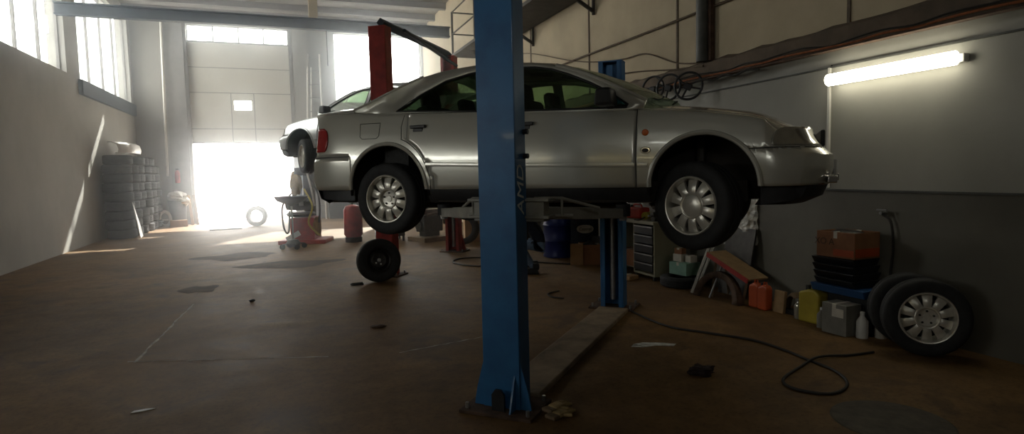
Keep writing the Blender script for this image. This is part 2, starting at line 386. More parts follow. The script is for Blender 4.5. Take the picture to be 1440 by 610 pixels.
# ------------------------------------------------------------------ wheels
def tyre_mesh(r=.317, w=.195, ri=.205, n=48):
    h = w/2
    prof = [(ri, -h*.86), (ri+.02, -h*.98), (r*.84, -h*1.04), (r*.93, -h*.98), (r*.985, -h*.82), (r, -h*.6),
            (r, -h*.30), (r*.975, -h*.27), (r*.975, -h*.2), (r, -h*.17), (r, h*.17), (r*.975, h*.2), (r*.975, h*.27), (r, h*.3), (r, h*.6),
            (r*.985, h*.82), (r*.93, h*.98), (r*.84, h*1.04), (ri+.02, h*.98), (ri, h*.86)]
    return prof
AX = Matrix.Rotation(R(90), 4, 'X')     # lathe axis Z -> -Y (outer face towards -Y)
def spoke_mesh(mb, n=10):
    """ten broad paddles between hub ring and rim"""
    for k in range(n):
        a0 = 2*math.pi*(k+.5)/n
        rows = []
        for (r, fr, h) in ((.092, .50, .070), (.112, .42, .073), (.14, .37, .070), (.165, .34, .062), (.188, .33, .052)):
            hw_ = math.pi/n*2*fr
            rows.append([(r*math.cos(a0+hw_*t), r*math.sin(a0+hw_*t), h-abs(t)*.006) for t in (-1, -.55, 0, .55, 1)])
        back = [[(p[0], p[1], p[2]-.022) for p in row] for row in rows]
        V = mb.grid([[AX @ Vector(p) for p in row] for row in rows]); W = mb.grid([[AX @ Vector(p) for p in row] for row in back], flip=True)
        for i in range(len(V)-1):
            mb.bm.faces.new((V[i][0], W[i][0], W[i+1][0], V[i+1][0])); mb.bm.faces.new((V[i][-1], V[i+1][-1], W[i+1][-1], W[i][-1]))
def wheel_parts(root, cap=True, rim_mat='alloy'):
    MB().lathe(tyre_mesh(), AX, 56, closed=True).build('tyre', M['rubber'], root, smooth=True)
    rm = MB(); rm.lathe([(.212, .088), (.207, .098), (.199, .096), (.194, .082), (.188, .045), (.186, .0), (.186, -.085), (.205, -.092), (.212, -.085), (.192, -.07), (.192, .06), (.205, .08)], AX, 56, closed=True)
    spoke_mesh(rm)
    rm.lathe([(.094, .048), (.094, .071), (.088, .075), (.078, .072), (.070, .045), (.030, .042), (.026, .05), (.0, .05)], AX, 40)
    rim = rm.build('rim', M[rim_mat], root, smooth=True)
    MB().lathe([(0, .012), (.15, .012), (.15, -.01), (0, -.01)], AX, 40).build('brake_disc', M['steel_dark'], root)
    if cap: MB().lathe([(.079, .045), (.079, .066), (.068, .072), (0, .076)], AX, 32).build('hub_cap', M['alloy'], root, smooth=True)
    for k in range(5):
        a = 2*math.pi*k/5+.3
        if not cap: MB().cyl((.052*math.cos(a), -.035, .052*math.sin(a)), (.052*math.cos(a), -.052, .052*math.sin(a)), .0095, 6).build('bolt', M['steel_dark'], root)

# ------------------------------------------------------------------ the car (x forward, right side at -y, z from the wheel centres)
ZS = [(-1.05, .775), (-.5, .785), (0, .745), (.9, .712), (1.35, .685), (2.03, .655), (2.2, .648), (2.4, .64), (2.7, .605), (2.95, .565), (3.2, .50), (3.35, .455), (3.55, .40)]
ZT = [(-1.05, .84), (-.88, .872), (-.45, .885), (0, .80), (1.9, .74), (2.2, .735), (2.4, .715), (2.7, .68), (2.95, .64), (3.2, .575), (3.35, .52), (3.55, .44)]
HW = [(-.3, .80), (-.1, .828), (0, .842), (.12, .853), (.25, .862), (.4, .868), (.5, .867), (.62, .858), (.75, .842), (.87, .822), (.95, .806), (1, .792)]
XF, XB = 3.06, -.45
def zs(x_): return lerp_tab(ZS, x_)
def end_f(y, z):
    tip = lerp_tab([(-.1, 3.42), (.02, 3.47), (.10, 3.51), (.2, 3.53), (.29, 3.525), (.335, 3.47), (.37, 3.43), (.45, 3.39), (.6, 3.33)], z)
    return tip - .27*(abs(y)/.86)**4 - .03*(abs(y)/.86)**2
def end_b(y, z):
    tip = lerp_tab([(-.1, -.88), (.05, -.95), (.15, -.985), (.35, -.985), (.395, -.94), (.6, -.91), (.74, -.92), (.80, -.95), (.9, -.93)], z)
    return tip + .21*(abs(y)/.86)**4
def body_pt(u, y, z):
    """u runs along the car; ends bend with the plan shape"""
    f = 1.0
    if u > XF:
        t = (u-XF)/(3.53-XF); f = 1-.085*t**3; yy = y*f
        return Vector((XF+t*(end_f(yy, z)-XF), yy, z))
    if u < XB:
        t = (XB-u)/(XB+.985); f = 1-.06*t**3; yy = y*f
        return Vector((XB+t*(end_b(yy, z)-XB), yy, z))
    return Vector((u, y, z))
ARCH = [(.025, .08, .395), (2.665, .08, .375)]
def zbot(x_):
    z = .08
    for (c, zc, r) in ARCH:
        if abs(x_-c) < r: z = zc+math.sqrt(r*r-(x_-c)**2)
    return z
def side_y(x_, z): return lerp_tab(HW, z/zs(x_))
def stations():
    S = set()
    for c, zc, r in ARCH:
        for k in range(29): S.add(round(c-r*math.cos(math.pi*k/28), 4))
    a = -.985
    while a <= 3.531:
        if not any(abs(a-c) < r+.015 for c, zc, r in ARCH): S.add(round(a, 4))
        a += .045
    S |= {3.53, 1.12, 2.20, -.985}
    return sorted(S)
def make_car(root, paint, tail_only=False):
    ST = stations(); NR = 16; NT = 12
    def ring(u, sgn):
        z0, z1 = zbot(u), zs(u)-.022; pts = []
        for i in range(NR+1):
            z = z0+(z1-z0)*i/NR; pts.append(body_pt(u, sgn*side_y(u, z), z))
        ys_ = side_y(u, z1); zc = lerp_tab(ZT, u); zsh = zs(u)
        pts.append(body_pt(u, sgn*(ys_-.010), zsh-.008)); pts.append(body_pt(u, sgn*(ys_-.028), zsh+.002))
        for i in range(1, NT+1):
            y = (ys_-.028)*(1-i/NT); t = 1-y/(ys_-.028)
            pts.append(body_pt(u, sgn*y, zsh+.002+(zc-zsh-.002)*(1-(1-t)**2.4)))
        return pts
    allf = {}
    bmv = bmesh.new(); lay = {}
    for sgn in (-1, 1):
        V = [[bmv.verts.new(p) for p in ring(u, sgn)] for u in ST]
        for i in range(len(ST)-1):
            um = (ST[i]+ST[i+1])/2
            for j in range(len(V[0])-1):
                q = [V[i][j], V[i+1][j], V[i+1][j+1], V[i][j+1]]
                c = sum((v_.co for v_ in q), Vector())/4
                top = j >= NR+2
                if top and -.42 < um < 2.22 and abs(c.y) < .74: continue
                try: f = bmv.faces.new(q if sgn > 0 else q[::-1])
                except ValueError: continue
                if top and um > 2.22: lay[f] = 'bonnet'
                elif top and um < -.42: lay[f] = 'boot_lid'
                elif not top and 1.12 < um < 2.2: lay[f] = 'front_door'+str(sgn)
                elif not top and um < 1.12 and (c.z-.1)**2+(um-.025)**2 > .46**2 and um > .22: lay[f] = 'rear_door'+str(sgn)
                elif not top and um > 2.95 and c.z < .335: lay[f] = 'front_bumper'
                elif not top and um < -.36 and c.z < .375: lay[f] = 'rear_bumper'
                else: lay[f] = 'body_shell'
    # nose and tail faces
    for (u, fn, nm) in ((3.53, end_f, 'front'), (-.985, end_b, 'rear')):
        zz = [p.z for p in ring(u, 1)][:NR+3]; yy = [p.y for p in ring(u, 1)][:NR+3]; zt = lerp_tab(ZT, u)
        rows = []; NY = 20
        for z, y_ in zip(zz, yy): rows.append([Vector((fn(y_*t, z), y_*t, z)) for t in [(-1+2*k_/NY) for k_ in range(NY+1)]])
        top = ring(u, 1)[NR+2:]; tp = [Vector((p.x, -p.y, p.z)) for p in top] + [p.copy() for p in top[::-1]][1:]
        V = [[bmv.verts.new(p) for p in r] for r in rows]; W = [bmv.verts.new(p) for p in tp]
        for i in range(len(V)-1):
            for j in range(NY):
                f = bmv.faces.new((V[i][j], V[i][j+1], V[i+1][j+1], V[i+1][j])); lay[f] = (nm+'_bumper') if zz[i] < .335 else 'body_shell'
        # fill between last row and top curve
        for j in range(NY):
            k0 = round(j/NY*(len(W)-1)); k1 = round((j+1)/NY*(len(W)-1))
            q = [V[-1][j], V[-1][j+1], W[k1], W[k0]]; q = [a_ for i_, a_ in enumerate(q) if a_ not in q[:i_]]
            f = bmv.faces.new(q); lay[f] = 'body_shell'
    bmv.verts.ensure_lookup_table()
    groups = {}
    for f, nme in lay.items(): groups.setdefault(nme, []).append([v_.co.copy() for v_ in f.verts])
    body = None
    for nme in sorted(groups, key=lambda s_: s_ != 'body_shell'):
        b_ = bmesh.new()
        for q in groups[nme]: b_.faces.new([b_.verts.new(p) for p in q])
        bmesh.ops.remove_doubles(b_, verts=b_.verts, dist=2e-4)
        mb = MB(); mb.bm.free(); mb.bm = b_
        clean = nme.rstrip('-1')
        ob = mb.build(clean, paint, root, smooth=True)
        so = ob.modifiers.new('solid', 'SOLIDIFY'); so.thickness = .008; so.offset = -1
        if nme == 'front_door-1': fdoor = ob
        if nme == 'rear_door-1': rdoor = ob
        if clean == 'body_shell': body = ob
    bmv.free()
    # wheel arch lips, rub strips, panel gaps on both sides
    for sgn in (-1, 1):
        for (c, zc, r) in ARCH:
            pts = []
            for k_ in range(33):
                a = math.pi*k_/32; x_ = c-r*math.cos(a)*1.0; z = zc+r*math.sin(a)
                pts.append((x_, sgn*(side_y(x_, z)-.001), z+.004))
            MB().tube(pts, .018, 8).build('arch_lip', paint, root, smooth=True)
            ln = MB()
            rows = []
            for k_ in range(33):
                a = math.pi*(-.04+1.08*k_/32); x_ = c-(r+.012)*math.cos(a); z = zc+(r+.012)*math.sin(a)
                rows.append([(x_, sgn*.845, z), (x_, sgn*.45, z)])
            ln.grid(rows); ln.box((c, sgn*.46, zc+.16), (2*r, .02, 2*r*.7)); ln.build('wheel_well', M['under'], root)
        def strip(x0, x1, z0, z1, rz, ry, ma, name):
            n = max(2, int((x1-x0)/.06)); rows = []
            for i in range(n+1):
                x_ = x0+(x1-x0)*i/n; z = z0+(z1-z0)*i/n; y = side_y(x_, z)
                rows.append([(x_, sgn*(y-.004), z-rz), (x_, sgn*(y+ry*.8), z-rz*.85), (x_, sgn*(y+ry), z), (x_, sgn*(y+ry*.8), z+rz*.85), (x_, sgn*(y-.004), z+rz)])
            s_ = MB(); s_.grid(rows); return s_.build(name, ma, root, smooth=True)
        strip(.43, 1.11, .292, .270, .018, .014, paint, 'rub_strip')
        strip(1.13, 2.19, .270, .243, .018, .014, paint, 'rub_strip')
        strip(2.21, 2.285, .243, .241, .018, .014, paint, 'rub_strip')
        def gap(pts, name='panel_gap'):
            P_ = [(x_, sgn*(side_y(x_, z)+.0005), z) for x_, z in pts]; MB().tube(P_, .0035, 5).build(name, M['black_plastic'], root)
        gap([(2.20, z) for z in [.08+.57*k_/14 for k_ in range(15)]])
        gap([(1.12, z) for z in [.08+.60*k_/14 for k_ in range(15)]])
        gap([(.19, .72), (.17, .62), (.18, .52)] + [(.025+.44*math.cos(a), .1+.44*math.sin(a)) for a in [R(70-62*k_/10) for k_ in range(11)]] + [(.46, .08)])
        gap([(2.93, .335)] + [(XF+.02*k_, .338) for k_ in range(0, 3)])
        # bumper line wrapping round, front and rear
        P_ = []
        for k_ in range(14):
            u = XF+(3.53-XF)*k_/13; p = body_pt(u, sgn*(side_y(u, .34)), .34); P_.append(p)
        MB().tube(P_, .004, 5).build('panel_gap', M['black_plastic'], root)
        P_ = []
        for k_ in range(12):
            u = -.37-(.985-.37)*k_/11; P_.append(body_pt(u, sgn*side_y(u, .378), .378))
        MB().tube(P_, .005, 5).build('panel_gap', M['black_plastic'], root)
        # handles
        for hx, hz in ((.345, .60), (1.32, .575)):
            y = side_y(hx, hz); m_ = MB(); m_.box((hx, sgn*(y+.010), hz+.012), (.15, .03, .028)); m_.box((hx-.005, sgn*(y+.002), hz-.016), (.10, .012, .034), taper=None)
            m_.build('door_handle', M['black_plastic'], root, bevel=.006)
        # dark sill under the doors
        sl = MB(); rows = [[(x_, sgn*.835, .082), (x_, sgn*.825, .02), (x_, sgn*.79, -.03), (x_, sgn*.70, -.04)] for x_ in [.42+(2.29-.42)*k_/20 for k_ in range(21)]]
        sl.grid(rows); sl.build('sill', M['black_plastic'], root, smooth=True)
        # door mirror
        m_ = MB(); m_.box((1.98, sgn*.86, .745), (.14, .19, .13), taper=(.8, .9)); m_.box((2.0, sgn*.77, .69), (.08, .1, .05))
        m_.build('door_mirror', M['black_plastic'], root, bevel=.02)
    # sides lamps, badge, fuel flap on the right
    y = side_y(2.27, .475)
    MB().lathe([(0, .014), (.02, .010), (.026, 0)], Matrix.Translation((2.265, -y+.002, .475)) @ AX, 20).build('side_indicator', M['orange_lens'], root, smooth=True)
    y = side_y(2.27, .345); m_ = MB(); m_.lathe([(0, .010), (.022, .009), (.027, 0)], Matrix.Translation((2.27, -y+.002, .347)) @ Matrix.Scale(1.5, 4, (1, 0, 0)) @ AX, 20)
    bd = m_.build('side_badge', M['chrome'], root, smooth=True)
    MB().lathe([(0, .013), (.013, .012), (.016, .008)], Matrix.Translation((2.27, -y+.002, .347)) @ Matrix.Scale(1.6, 4, (1, 0, 0)) @ AX, 20).build('badge_centre', M['black_plastic'], bd)
    ff = []
    for (x_, z) in ((-.26, .665), (-.05, .665), (-.055, .55), (-.08, .53), (-.23, .53), (-.255, .55)): ff.append((x_, -(side_y(x_, z)+.0015), z))
    MB().tube(ff, .003, 5, closed=True).build('fuel_flap', M['black_plastic'], root)
    # glasshouse
    OUT = [(-.42, .805), (-.30, .85), (-.07, .955), (.10, 1.022), (.25, 1.068), (.40, 1.10), (.54, 1.118), (.74, 1.132), (1.0, 1.125), (1.22, 1.11), (1.40, 1.085), (1.50, 1.062), (1.59, 1.035), (1.77, .965), (1.94, .882), (2.11, .793), (2.26, .715)]
    def gy(x_, z): return .792-max(0, z-.68)*.56-.14*max(0, .25-x_)*max(0, z-.70)*2
    DLO = [[(.07, .765), (.28, .90), (.50, 1.01), (.72, 1.06), (.92, 1.078), (1.07, 1.078), (1.07, .705)],
           [(1.15, .70), (1.15, 1.076), (1.32, 1.062), (1.47, 1.03), (1.62, .975), (1.80, .893), (1.98, .795), (2.13, .69), (2.12, .672)]]
    for sgn in (-1, 1):
        b_ = bmesh.new(); E = []
        low = [(2.24, .66)] + [(x_, zs(x_)-.012) for x_ in (2.1, 1.7, 1.12, .6, .1, -.2, -.42)]
        for loop in (OUT+low, *DLO):
            vs = [b_.verts.new((x_, 0, z)) for x_, z in loop]
            E += [b_.edges.new((vs[i], vs[(i+1) % len(vs)])) for i in range(len(vs))]
        bmesh.ops.triangle_fill(b_, use_beauty=True, edges=E)
        def inside(px_, pz_, poly):
            r_ = False; n = len(poly)
            for i in range(n):
                (x1, z1), (x2, z2) = poly[i], poly[(i+1) % n]
                if (z1 > pz_) != (z2 > pz_) and px_ < (x2-x1)*(pz_-z1)/(z2-z1)+x1: r_ = not r_
            return r_
        kill = [f for f in b_.faces if any(inside(*(f.calc_center_median().xz), D) for D in DLO) or not inside(*(f.calc_center_median().xz), OUT+low)]
        bmesh.ops.delete(b_, geom=kill, context='FACES')
        for v_ in b_.verts: v_.co.y = sgn*gy(v_.co.x, v_.co.z)
        mb = MB(); mb.bm.free(); mb.bm = b_; ob = mb.build('window_frame', paint, root, smooth=True)
        so = ob.modifiers.new('solid', 'SOLIDIFY'); so.thickness = .03; so.offset = -1
        for D in DLO:
            m_ = MB(); m_.bm.faces.new([m_.v((x_, sgn*(gy(x_, z)-.012), z)) for x_, z in D]); m_.build('side_window', M['glass_car'], root)
            P_ = [(x_, sgn*(gy(x_, z)-.002), z) for x_, z in D]; MB().tube(P_, .009, 6, closed=True).build('window_seal', M['black_plastic'], root)
    def arc_row(x_, z, i0):
        ys_ = gy(x_, z); rw = []
        t_ = 0
        if x_ < .3: sh, up = -.10*min(1, (.3-x_)/.6), .05
        elif x_ > 1.45: sh, up = .11*min(1, (x_-1.45)/.6), .05
        else: sh, up = 0, .055
        for k_ in range(21):
            s_ = -1+k_/10; q = 1-abs(s_)**2.2; rw.append((x_+sh*q, ys_*s_, z+up*q))
        return rw
    for nme, sl_, ma in (('rear_window', slice(0, 5), M['glass_car']), ('roof', slice(4, 12), paint), ('windscreen', slice(11, 17), M['glass_car'])):
        m_ = MB(); m_.grid([arc_row(x_, z, 0) for x_, z in OUT[sl_]]); ob = m_.build(nme, ma, root, smooth=True)
        if nme == 'roof': so = ob.modifiers.new('solid', 'SOLIDIFY'); so.thickness = .02; so.offset = -1
    for i0, i1 in ((0, 5), (11, 17)):          # painted edges of the pillars
        for sgn in (-1, 1):
            MB().tube([(x_, sgn*(gy(x_, z)-.006), z) for x_, z in OUT[i0:i1]], .016, 8).build('pillar', paint, root, smooth=True)
    # wipers
    MB().tube([(2.33, -.45, .765), (2.20, .05, .80), (2.14, .2, .835)], .008, 6).build('wiper', M['black_plastic'], root)
    MB().tube([(2.36, .05, .775), (2.26, .45, .79)], .008, 6).build('wiper', M['black_plastic'], root)
    # interior
    m_ = MB(); m_.b2(-.1, 2.15, -.70, .70, .10, .16); m_.b2(-.1, .15, -.70, .70, .16, .72); m_.box((2.05, 0, .55), (.28, 1.4, .30)); m_.build('cabin_tub', M['seat'], root)
    m_ = MB(); m_.b2(-.40, .05, -.66, .66, .72, .74); m_.build('parcel_shelf', M['seat'], root)
    for sx, hx in ((.28, 0), (1.22, 0)):
        for sy in (-.36, .36):
            m_ = MB(); m_.box((sx+.2, sy, .30), (.48, .46, .16)); m_.box((sx, sy, .55), (.14, .46, .55), rot=roty(R(-14))); s_ = m_.build('seat', M['seat'], root, bevel=.04)
            m_ = MB(); m_.box((sx-.09, sy, .88), (.10, .26, .17), rot=roty(R(-10))); m_.build('headrest', M['seat'], s_, bevel=.04)
    MB().tube([(1.72+.03*math.sin(a)*0+.09*math.sin(a), .36+.18*math.cos(a), .66+.15*math.sin(a)) for a in [2*math.pi*k_/24 for k_ in range(24)]], .015, 8, closed=True).build('steering_wheel', M['black_plastic'], root, smooth=True)
    # underside
    m_ = MB(); m_.b2(-.75, 2.95, -.66, .66, -.04, .12); m_.b2(.5, 2.2, -.80, .80, -.03, .09); m_.b2(2.3, 2.9, -.40, .40, -.10, 0); m_.cyl((-.6, .3, -.12), (1.9, .15, -.10), .035, 10); m_.cyl((-.85, .35, -.05), (-.3, .35, -.05), .09, 14)
    m_.build('underbody', M['under'], root, bevel=.02)
    for wx in (0, 2.617): m_ = MB(); m_.cyl((wx, -.62, -.02), (wx, .62, -.02), .03, 10); m_.cyl((wx, -.55, 0), (wx, -.50, .45), .04, 10); m_.cyl((wx, .55, 0), (wx, .50, .45), .04, 10); m_.box((wx, 0, -.02), (.3, .9, .08)); m_.build('axle', M['steel_dark'], root)
    # lower valances
    m_ = MB(); rows = []
    for z, off in ((.09, .012), (.0, .05), (-.05, .16)):
        rows.append([Vector((end_f(y_, .1)-off if abs(y_) < .74 else 3.05+(.80-abs(y_))*2.2-off*.3, y_, z)) for y_ in [-.80+1.6*k_/24 for k_ in range(25)]])
    m_.grid(rows)
    for sgn in (-1, 1): m_.grid([[(3.04, sgn*.822, z), (3.17, sgn*.80, z+(.02 if z < 0 else 0)), (3.25, sgn*.76, z+(.03 if z < 0 else 0))] for z in (.09, -.05)])
    m_.build('front_valance', M['black_plastic'], root, smooth=True)
    m_ = MB(); rows = []
    for z, off in ((.09, .012), (.0, .05), (-.04, .14)):
        rows.append([Vector((end_b(y_, .1)+off, y_, z)) for y_ in [-.78+1.56*k_/24 for k_ in range(25)]])
    m_.grid(rows)
    for sgn in (-1, 1): m_.grid([[(-.36, sgn*.815, z), (-.5, sgn*.81, z), (-.68, sgn*.79, z+.01), (-.80, sgn*.74, z+.02)] for z in (.09, -.02)])
    m_.build('rear_valance', M['black_plastic'], root, smooth=True)
    # lamps
    def plan_path(z, back=False):
        P_ = []
        if not back:
            for k_ in range(20):
                u = 3.06+(3.53-3.06)*k_/19; P_.append(body_pt(u, -side_y(u, z), z))
            y0 = P_[-1].y
            for k_ in range(1, 14): y_ = y0+(.42-abs(y0))*-1*k_/13*-1 if False else y0*(1-k_/13)+(-.40)*k_/13; P_.append(Vector((end_f(y_, z), y_, z)))
        else:
            for k_ in range(20):
                u = -.60-(.985-.60)*k_/19; P_.append(body_pt(u, -side_y(u, z), z))
            y0 = P_[-1].y
            for k_ in range(1, 10): y_ = y0*(1-k_/9)+(-.55)*k_/9; P_.append(Vector((end_b(y_, z), y_, z)))
        return P_
    def patch(rows_z, lims, name, ma, off, back=False, side=-1):
        m_ = MB(); rows = []
        for z, (a, b_2) in zip(rows_z, lims):
            P_ = plan_path(z, back); n = len(P_)
            rw = []
            for k_ in range(15):
                t = (a+(b_2-a)*k_/14)*(n-1); i = min(int(t), n-2); p = P_[i].lerp(P_[i+1], t-i)
                d = (P_[i+1]-P_[i]).normalized(); nn_ = Vector((d.y, -d.x, 0)) if not back else Vector((-d.y, d.x, 0))
                if nn_.y > 0 and abs(nn_.y) > abs(nn_.x): nn_ = -nn_
                if not back and nn_.x < -.2: nn_ = -nn_
                if back and nn_.x > .2: nn_ = -nn_
                q = p+nn_*off; rw.append((q.x, q.y*(1 if side < 0 else -1), q.z))
            rows.append(rw)
        m_.grid(rows); ob = m_.build(name, ma, root, smooth=True); so = ob.modifiers.new('solid', 'SOLIDIFY'); so.thickness = .01; so.offset = 0
        return ob
    for side in (-1, 1):
        patch([.352, .365, .40, .435, .462, .478], [(.27, .95), (.24, .96), (.25, .97), (.30, .98), (.38, .98), (.50, .98)], 'headlamp', M['lamp_lens'], .006, side=side)
        patch([.43, .45, .49, .53, .58, .62, .645], [(.40, .75), (.34, .8), (.30, .84), (.29, .86), (.31, .88), (.35, .9), (.44, .9)], 'tail_lamp', M['red_lens'], .007, back=True, side=side)
    MB().box((3.445, 0, .41), (.03, .62, .12)).build('grille', M['black_plastic'], root, bevel=.01)
    m_ = MB(); m_.box((3.49, -.52, .115), (.06, .16, .05)); m_.box((3.52, -.50, .13), (.03, .05, .05)); m_.build('fog_lamp', M['chrome'], root, bevel=.008)
    MB().box((3.53, 0, .2), (.02, .52, .11)).build('number_plate', M['white'], root, bevel=.004)
    # wheels
    for (wx, sgn, st) in ((0, -1, 0), (2.617, -1, 27), (0, 1, 0), (2.617, 1, 27)):
        w = bpy.data.objects.new('wheel', None); C.objects.link(w); w.parent = root; w.empty_display_size = .1
        w.location = (wx, sgn*.755, -.055 if wx > 1 else 0); w.rotation_euler = (0, 0, R(-st) + (math.pi if sgn > 0 else 0))
        if tail_only and wx == 0: pass
        wheel_parts(w, cap=(wx > 1))

car = empty('car', (1.426, 5.96, 1.384), 'silver four-door saloon car raised on the blue two-post lift', 'car', R(-44.2))
make_car(car, M['paint'])
d2 = Vector((.8, -.6, 0))
car2 = empty('car', (2.66, 10.30, 2.02), 'pale silver car facing the gate on the red lift behind the nearer raised car', 'car', R(129))
make_car(car2, M['paint2'])

# ------------------------------------------------------------------ blue lift
LA = R(-44.2); LM = Vector((2.452, 4.915, 0))
lift = empty('two_post_lift', LM, 'blue two-post lift holding up the silver saloon in the foreground', 'vehicle lift', LA)
def column(parent, y, s, ma, H=2.80, w=.265, dp=.185, gus=True):
    """C-shaped post, back towards s (sign of y), mouth towards the car"""
    m_ = MB(); yb = y; t = .012
    yo = y+s*dp/2; yi = y-s*dp/2
    m_.b2(-w/2, w/2, yo-s*t, yo, 0, H); m_.b2(-w/2, -w/2+t, yi, yo-s*t, 0, H); m_.b2(w/2-t, w/2, yi, yo-s*t, 0, H)
    m_.b2(-w/2+t, -w/2+.055, yi, yi+s*t, 0, H); m_.b2(w/2-.055, w/2-t, yi, yi+s*t, 0, H)
    c = m_.build('column', ma, parent, bevel=.004)
    m_ = MB(); m_.b2(-.26, .26, y-s*.17, y+s*.22, 0, .022); b_ = m_.build('base_plate', M['rust'], c, bevel=.003)
    for (ax, ay) in ((-.22, .17), (.22, .17), (-.22, -.12), (.22, -.12)):
        MB().cyl((ax, y+s*ay, .02), (ax, y+s*ay, .06), .014, 6).build('anchor_bolt', M['steel'], c)
    for sx in ((-1, 1) if gus else ()): MB().prism([(sx*w/2, .022), (sx*(w/2+.075), .022), (sx*(w/2+.055), .14), (sx*w/2, .34)], yo-s*.012, 'y', -s*.012).build('gusset', ma, c)
    if gus: MB().prism([(yo, .022), (yo+s*.09, .022), (yo, .25)], .09, 'x', .012).build('gusset', ma, c)
    MB().b2(-w/2-.002, w/2+.002, yi-.001*s, yo+.001*s, H, H+.012).build('top_cap', ma, c)
    MB().cyl((0, y-s*.02, .1), (0, y-s*.02, 1.6), .035, 14).build('hydraulic_cylinder', M['steel'], c, smooth=True)
    cg = MB(); cg.b2(-w/2+.02, w/2-.02, yi-s*.07, yo-s*.03, *((1.13, 1.33) if H < 3 else (1.8, 2.1))); cg.build('carriage', M['steel_dark'], c)
    return c
cA = column(lift, -1.56, -1, M['blue']); cB = column(lift, 1.6, 1, M['blue'], gus=False); cB.location = (-.045, 0, 0)
m_ = MB(); m_.box((0, 1.6-.09, 2.66), (.07, .02, .2)); m_.build('latch_plate', M['blue'], cB)
MB().b2(-.17, .17, -1.38, 1.40, .0, .045).build('floor_cover', M['concrete_bar'], lift, bevel=.012)
m_ = MB(); m_.prism([(-.075, .045), (.075, .045), (.05, .20), (-.05, .20)], -1.71, 'y', -.002)
# dark notch at the foot of the near column
MB().prism([(-.045, .023), (.045, .023), (.045, .13), (.02, .165), (-.02, .165), (-.045, .13)], -1.716, 'y', .02).build('cable_opening', M['black_plastic'], cA)
# little black release knobs on the right flank
for z in (1.86, 1.70):
    MB().cyl((.13, -1.50, z), (.165, -1.50, z), .018, 10).build('release_knob', M['black_plastic'], cA)
# lettering up the flank
def lettering(txt, size, name, parent, M4, ma, ext=.001, shear=0):
    cu = bpy.data.curves.new(name, 'FONT'); cu.body = txt; cu.size = size; cu.extrude = ext; cu.align_x = 'CENTER'; cu.align_y = 'CENTER'; cu.shear = shear
    tmp = bpy.data.objects.new('t', cu); C.objects.link(tmp); dg = bpy.context.evaluated_depsgraph_get()
    me = bpy.data.meshes.new_from_object(tmp.evaluated_get(dg)); bpy.data.objects.remove(tmp); bpy.data.curves.remove(cu)
    me.transform(M4); me.materials.clear(); me.materials.append(ma)
    o_ = bpy.data.objects.new(name, me); C.objects.link(o_); o_.parent = parent; return o_
# text plane: letters' right -> +Z, letters' up -> -Y (towards the back of the post), normal -> +X
TM = Matrix.Translation((.1435, -1.60, 1.48)) @ Matrix(((0, 0, 1, 0), (0, -1, 0, 0), (1, 0, 0, 0), (0, 0, 0, 1)))
def mk(T0, right, up, nrm): return Matrix.Translation(T0) @ Matrix((Vector(right), Vector(up), Vector(nrm))).transposed().to_4x4()
lettering('AMD', .15, 'lettering', cA, mk((.1335, -1.565, 1.475), (0, 0, 1), (0, -1, 0), (1, 0, 0)) @ Matrix.Scale(1.0, 4), M['text'], shear=.2)

def arm(parent, s, p0, p1, z, ma, pad_h=.045):
    a, b_ = Vector((*p0, z+.055)), Vector((*p1, z)); d = (b_-a); L = d.length; ang = math.atan2(d.y, d.x)
    rt = rotz(ang) @ roty(math.asin(.055/L)); mid = a+d*.33
    m_ = MB(); m_.box(mid, (L*.66, .09, .085), rot=rt); A_ = m_.build('arm', ma, parent, bevel=.006)
    m_ = MB(); m_.box(a+d*.78, (L*.45, .075, .075), rot=rt); m_.build('extension', ma, A_, bevel=.005)
    MB().cyl(b_+Vector((0, 0, -.02)), b_+Vector((0, 0, .07)), .055, 20).build('pad', M['rubber'], A_, smooth=True)
    MB().cyl(b_+Vector((0, 0, -.055)), b_+Vector((0, 0, -.02)), .03, 12).build('pad_screw', M['steel'], A_)
    return A_
ZA = 1.262
for s in (-1, 1):
    arm(lift, s, (-.16, s*1.42), (-.95, s*.70), ZA, M['arm_grey'])
    arm(lift, s, (.16, s*1.42), (.60, s*.66), ZA, M['arm_grey'])
    m_ = MB(); m_.b2(-.30, .30, s*1.36, s*1.50, ZA+.135, ZA+.155); m_.b2(-.30, .30, s*1.36, s*1.50, ZA+.02, ZA+.04); m_.b2(.12, .26, s*1.37, s*1.48, ZA+.0, ZA+.135); m_.b2(-.26, -.12, s*1.37, s*1.48, ZA+.0, ZA+.135)
    m_.build('arm_bracket', M['arm_grey'], lift, bevel=.004)
    # foot guards of thin tube
    for sx in (-1, 1):
        m_ = MB(); y_ = s*1.34
        m_.tube([(sx*.14, y_, ZA+.15), (sx*.34, y_, ZA+.15), (sx*.54, s*1.12, ZA+.07)], .011, 8)
        m_.tube([(sx*.34, y_, ZA+.15), (sx*.34, y_, ZA+.03)], .009, 8); m_.tube([(sx*.16, y_, ZA+.03), (sx*.40, y_-s*.06, ZA+.03)], .011, 8)
        m_.build('foot_guard', M['arm_grey'], lift, smooth=True)

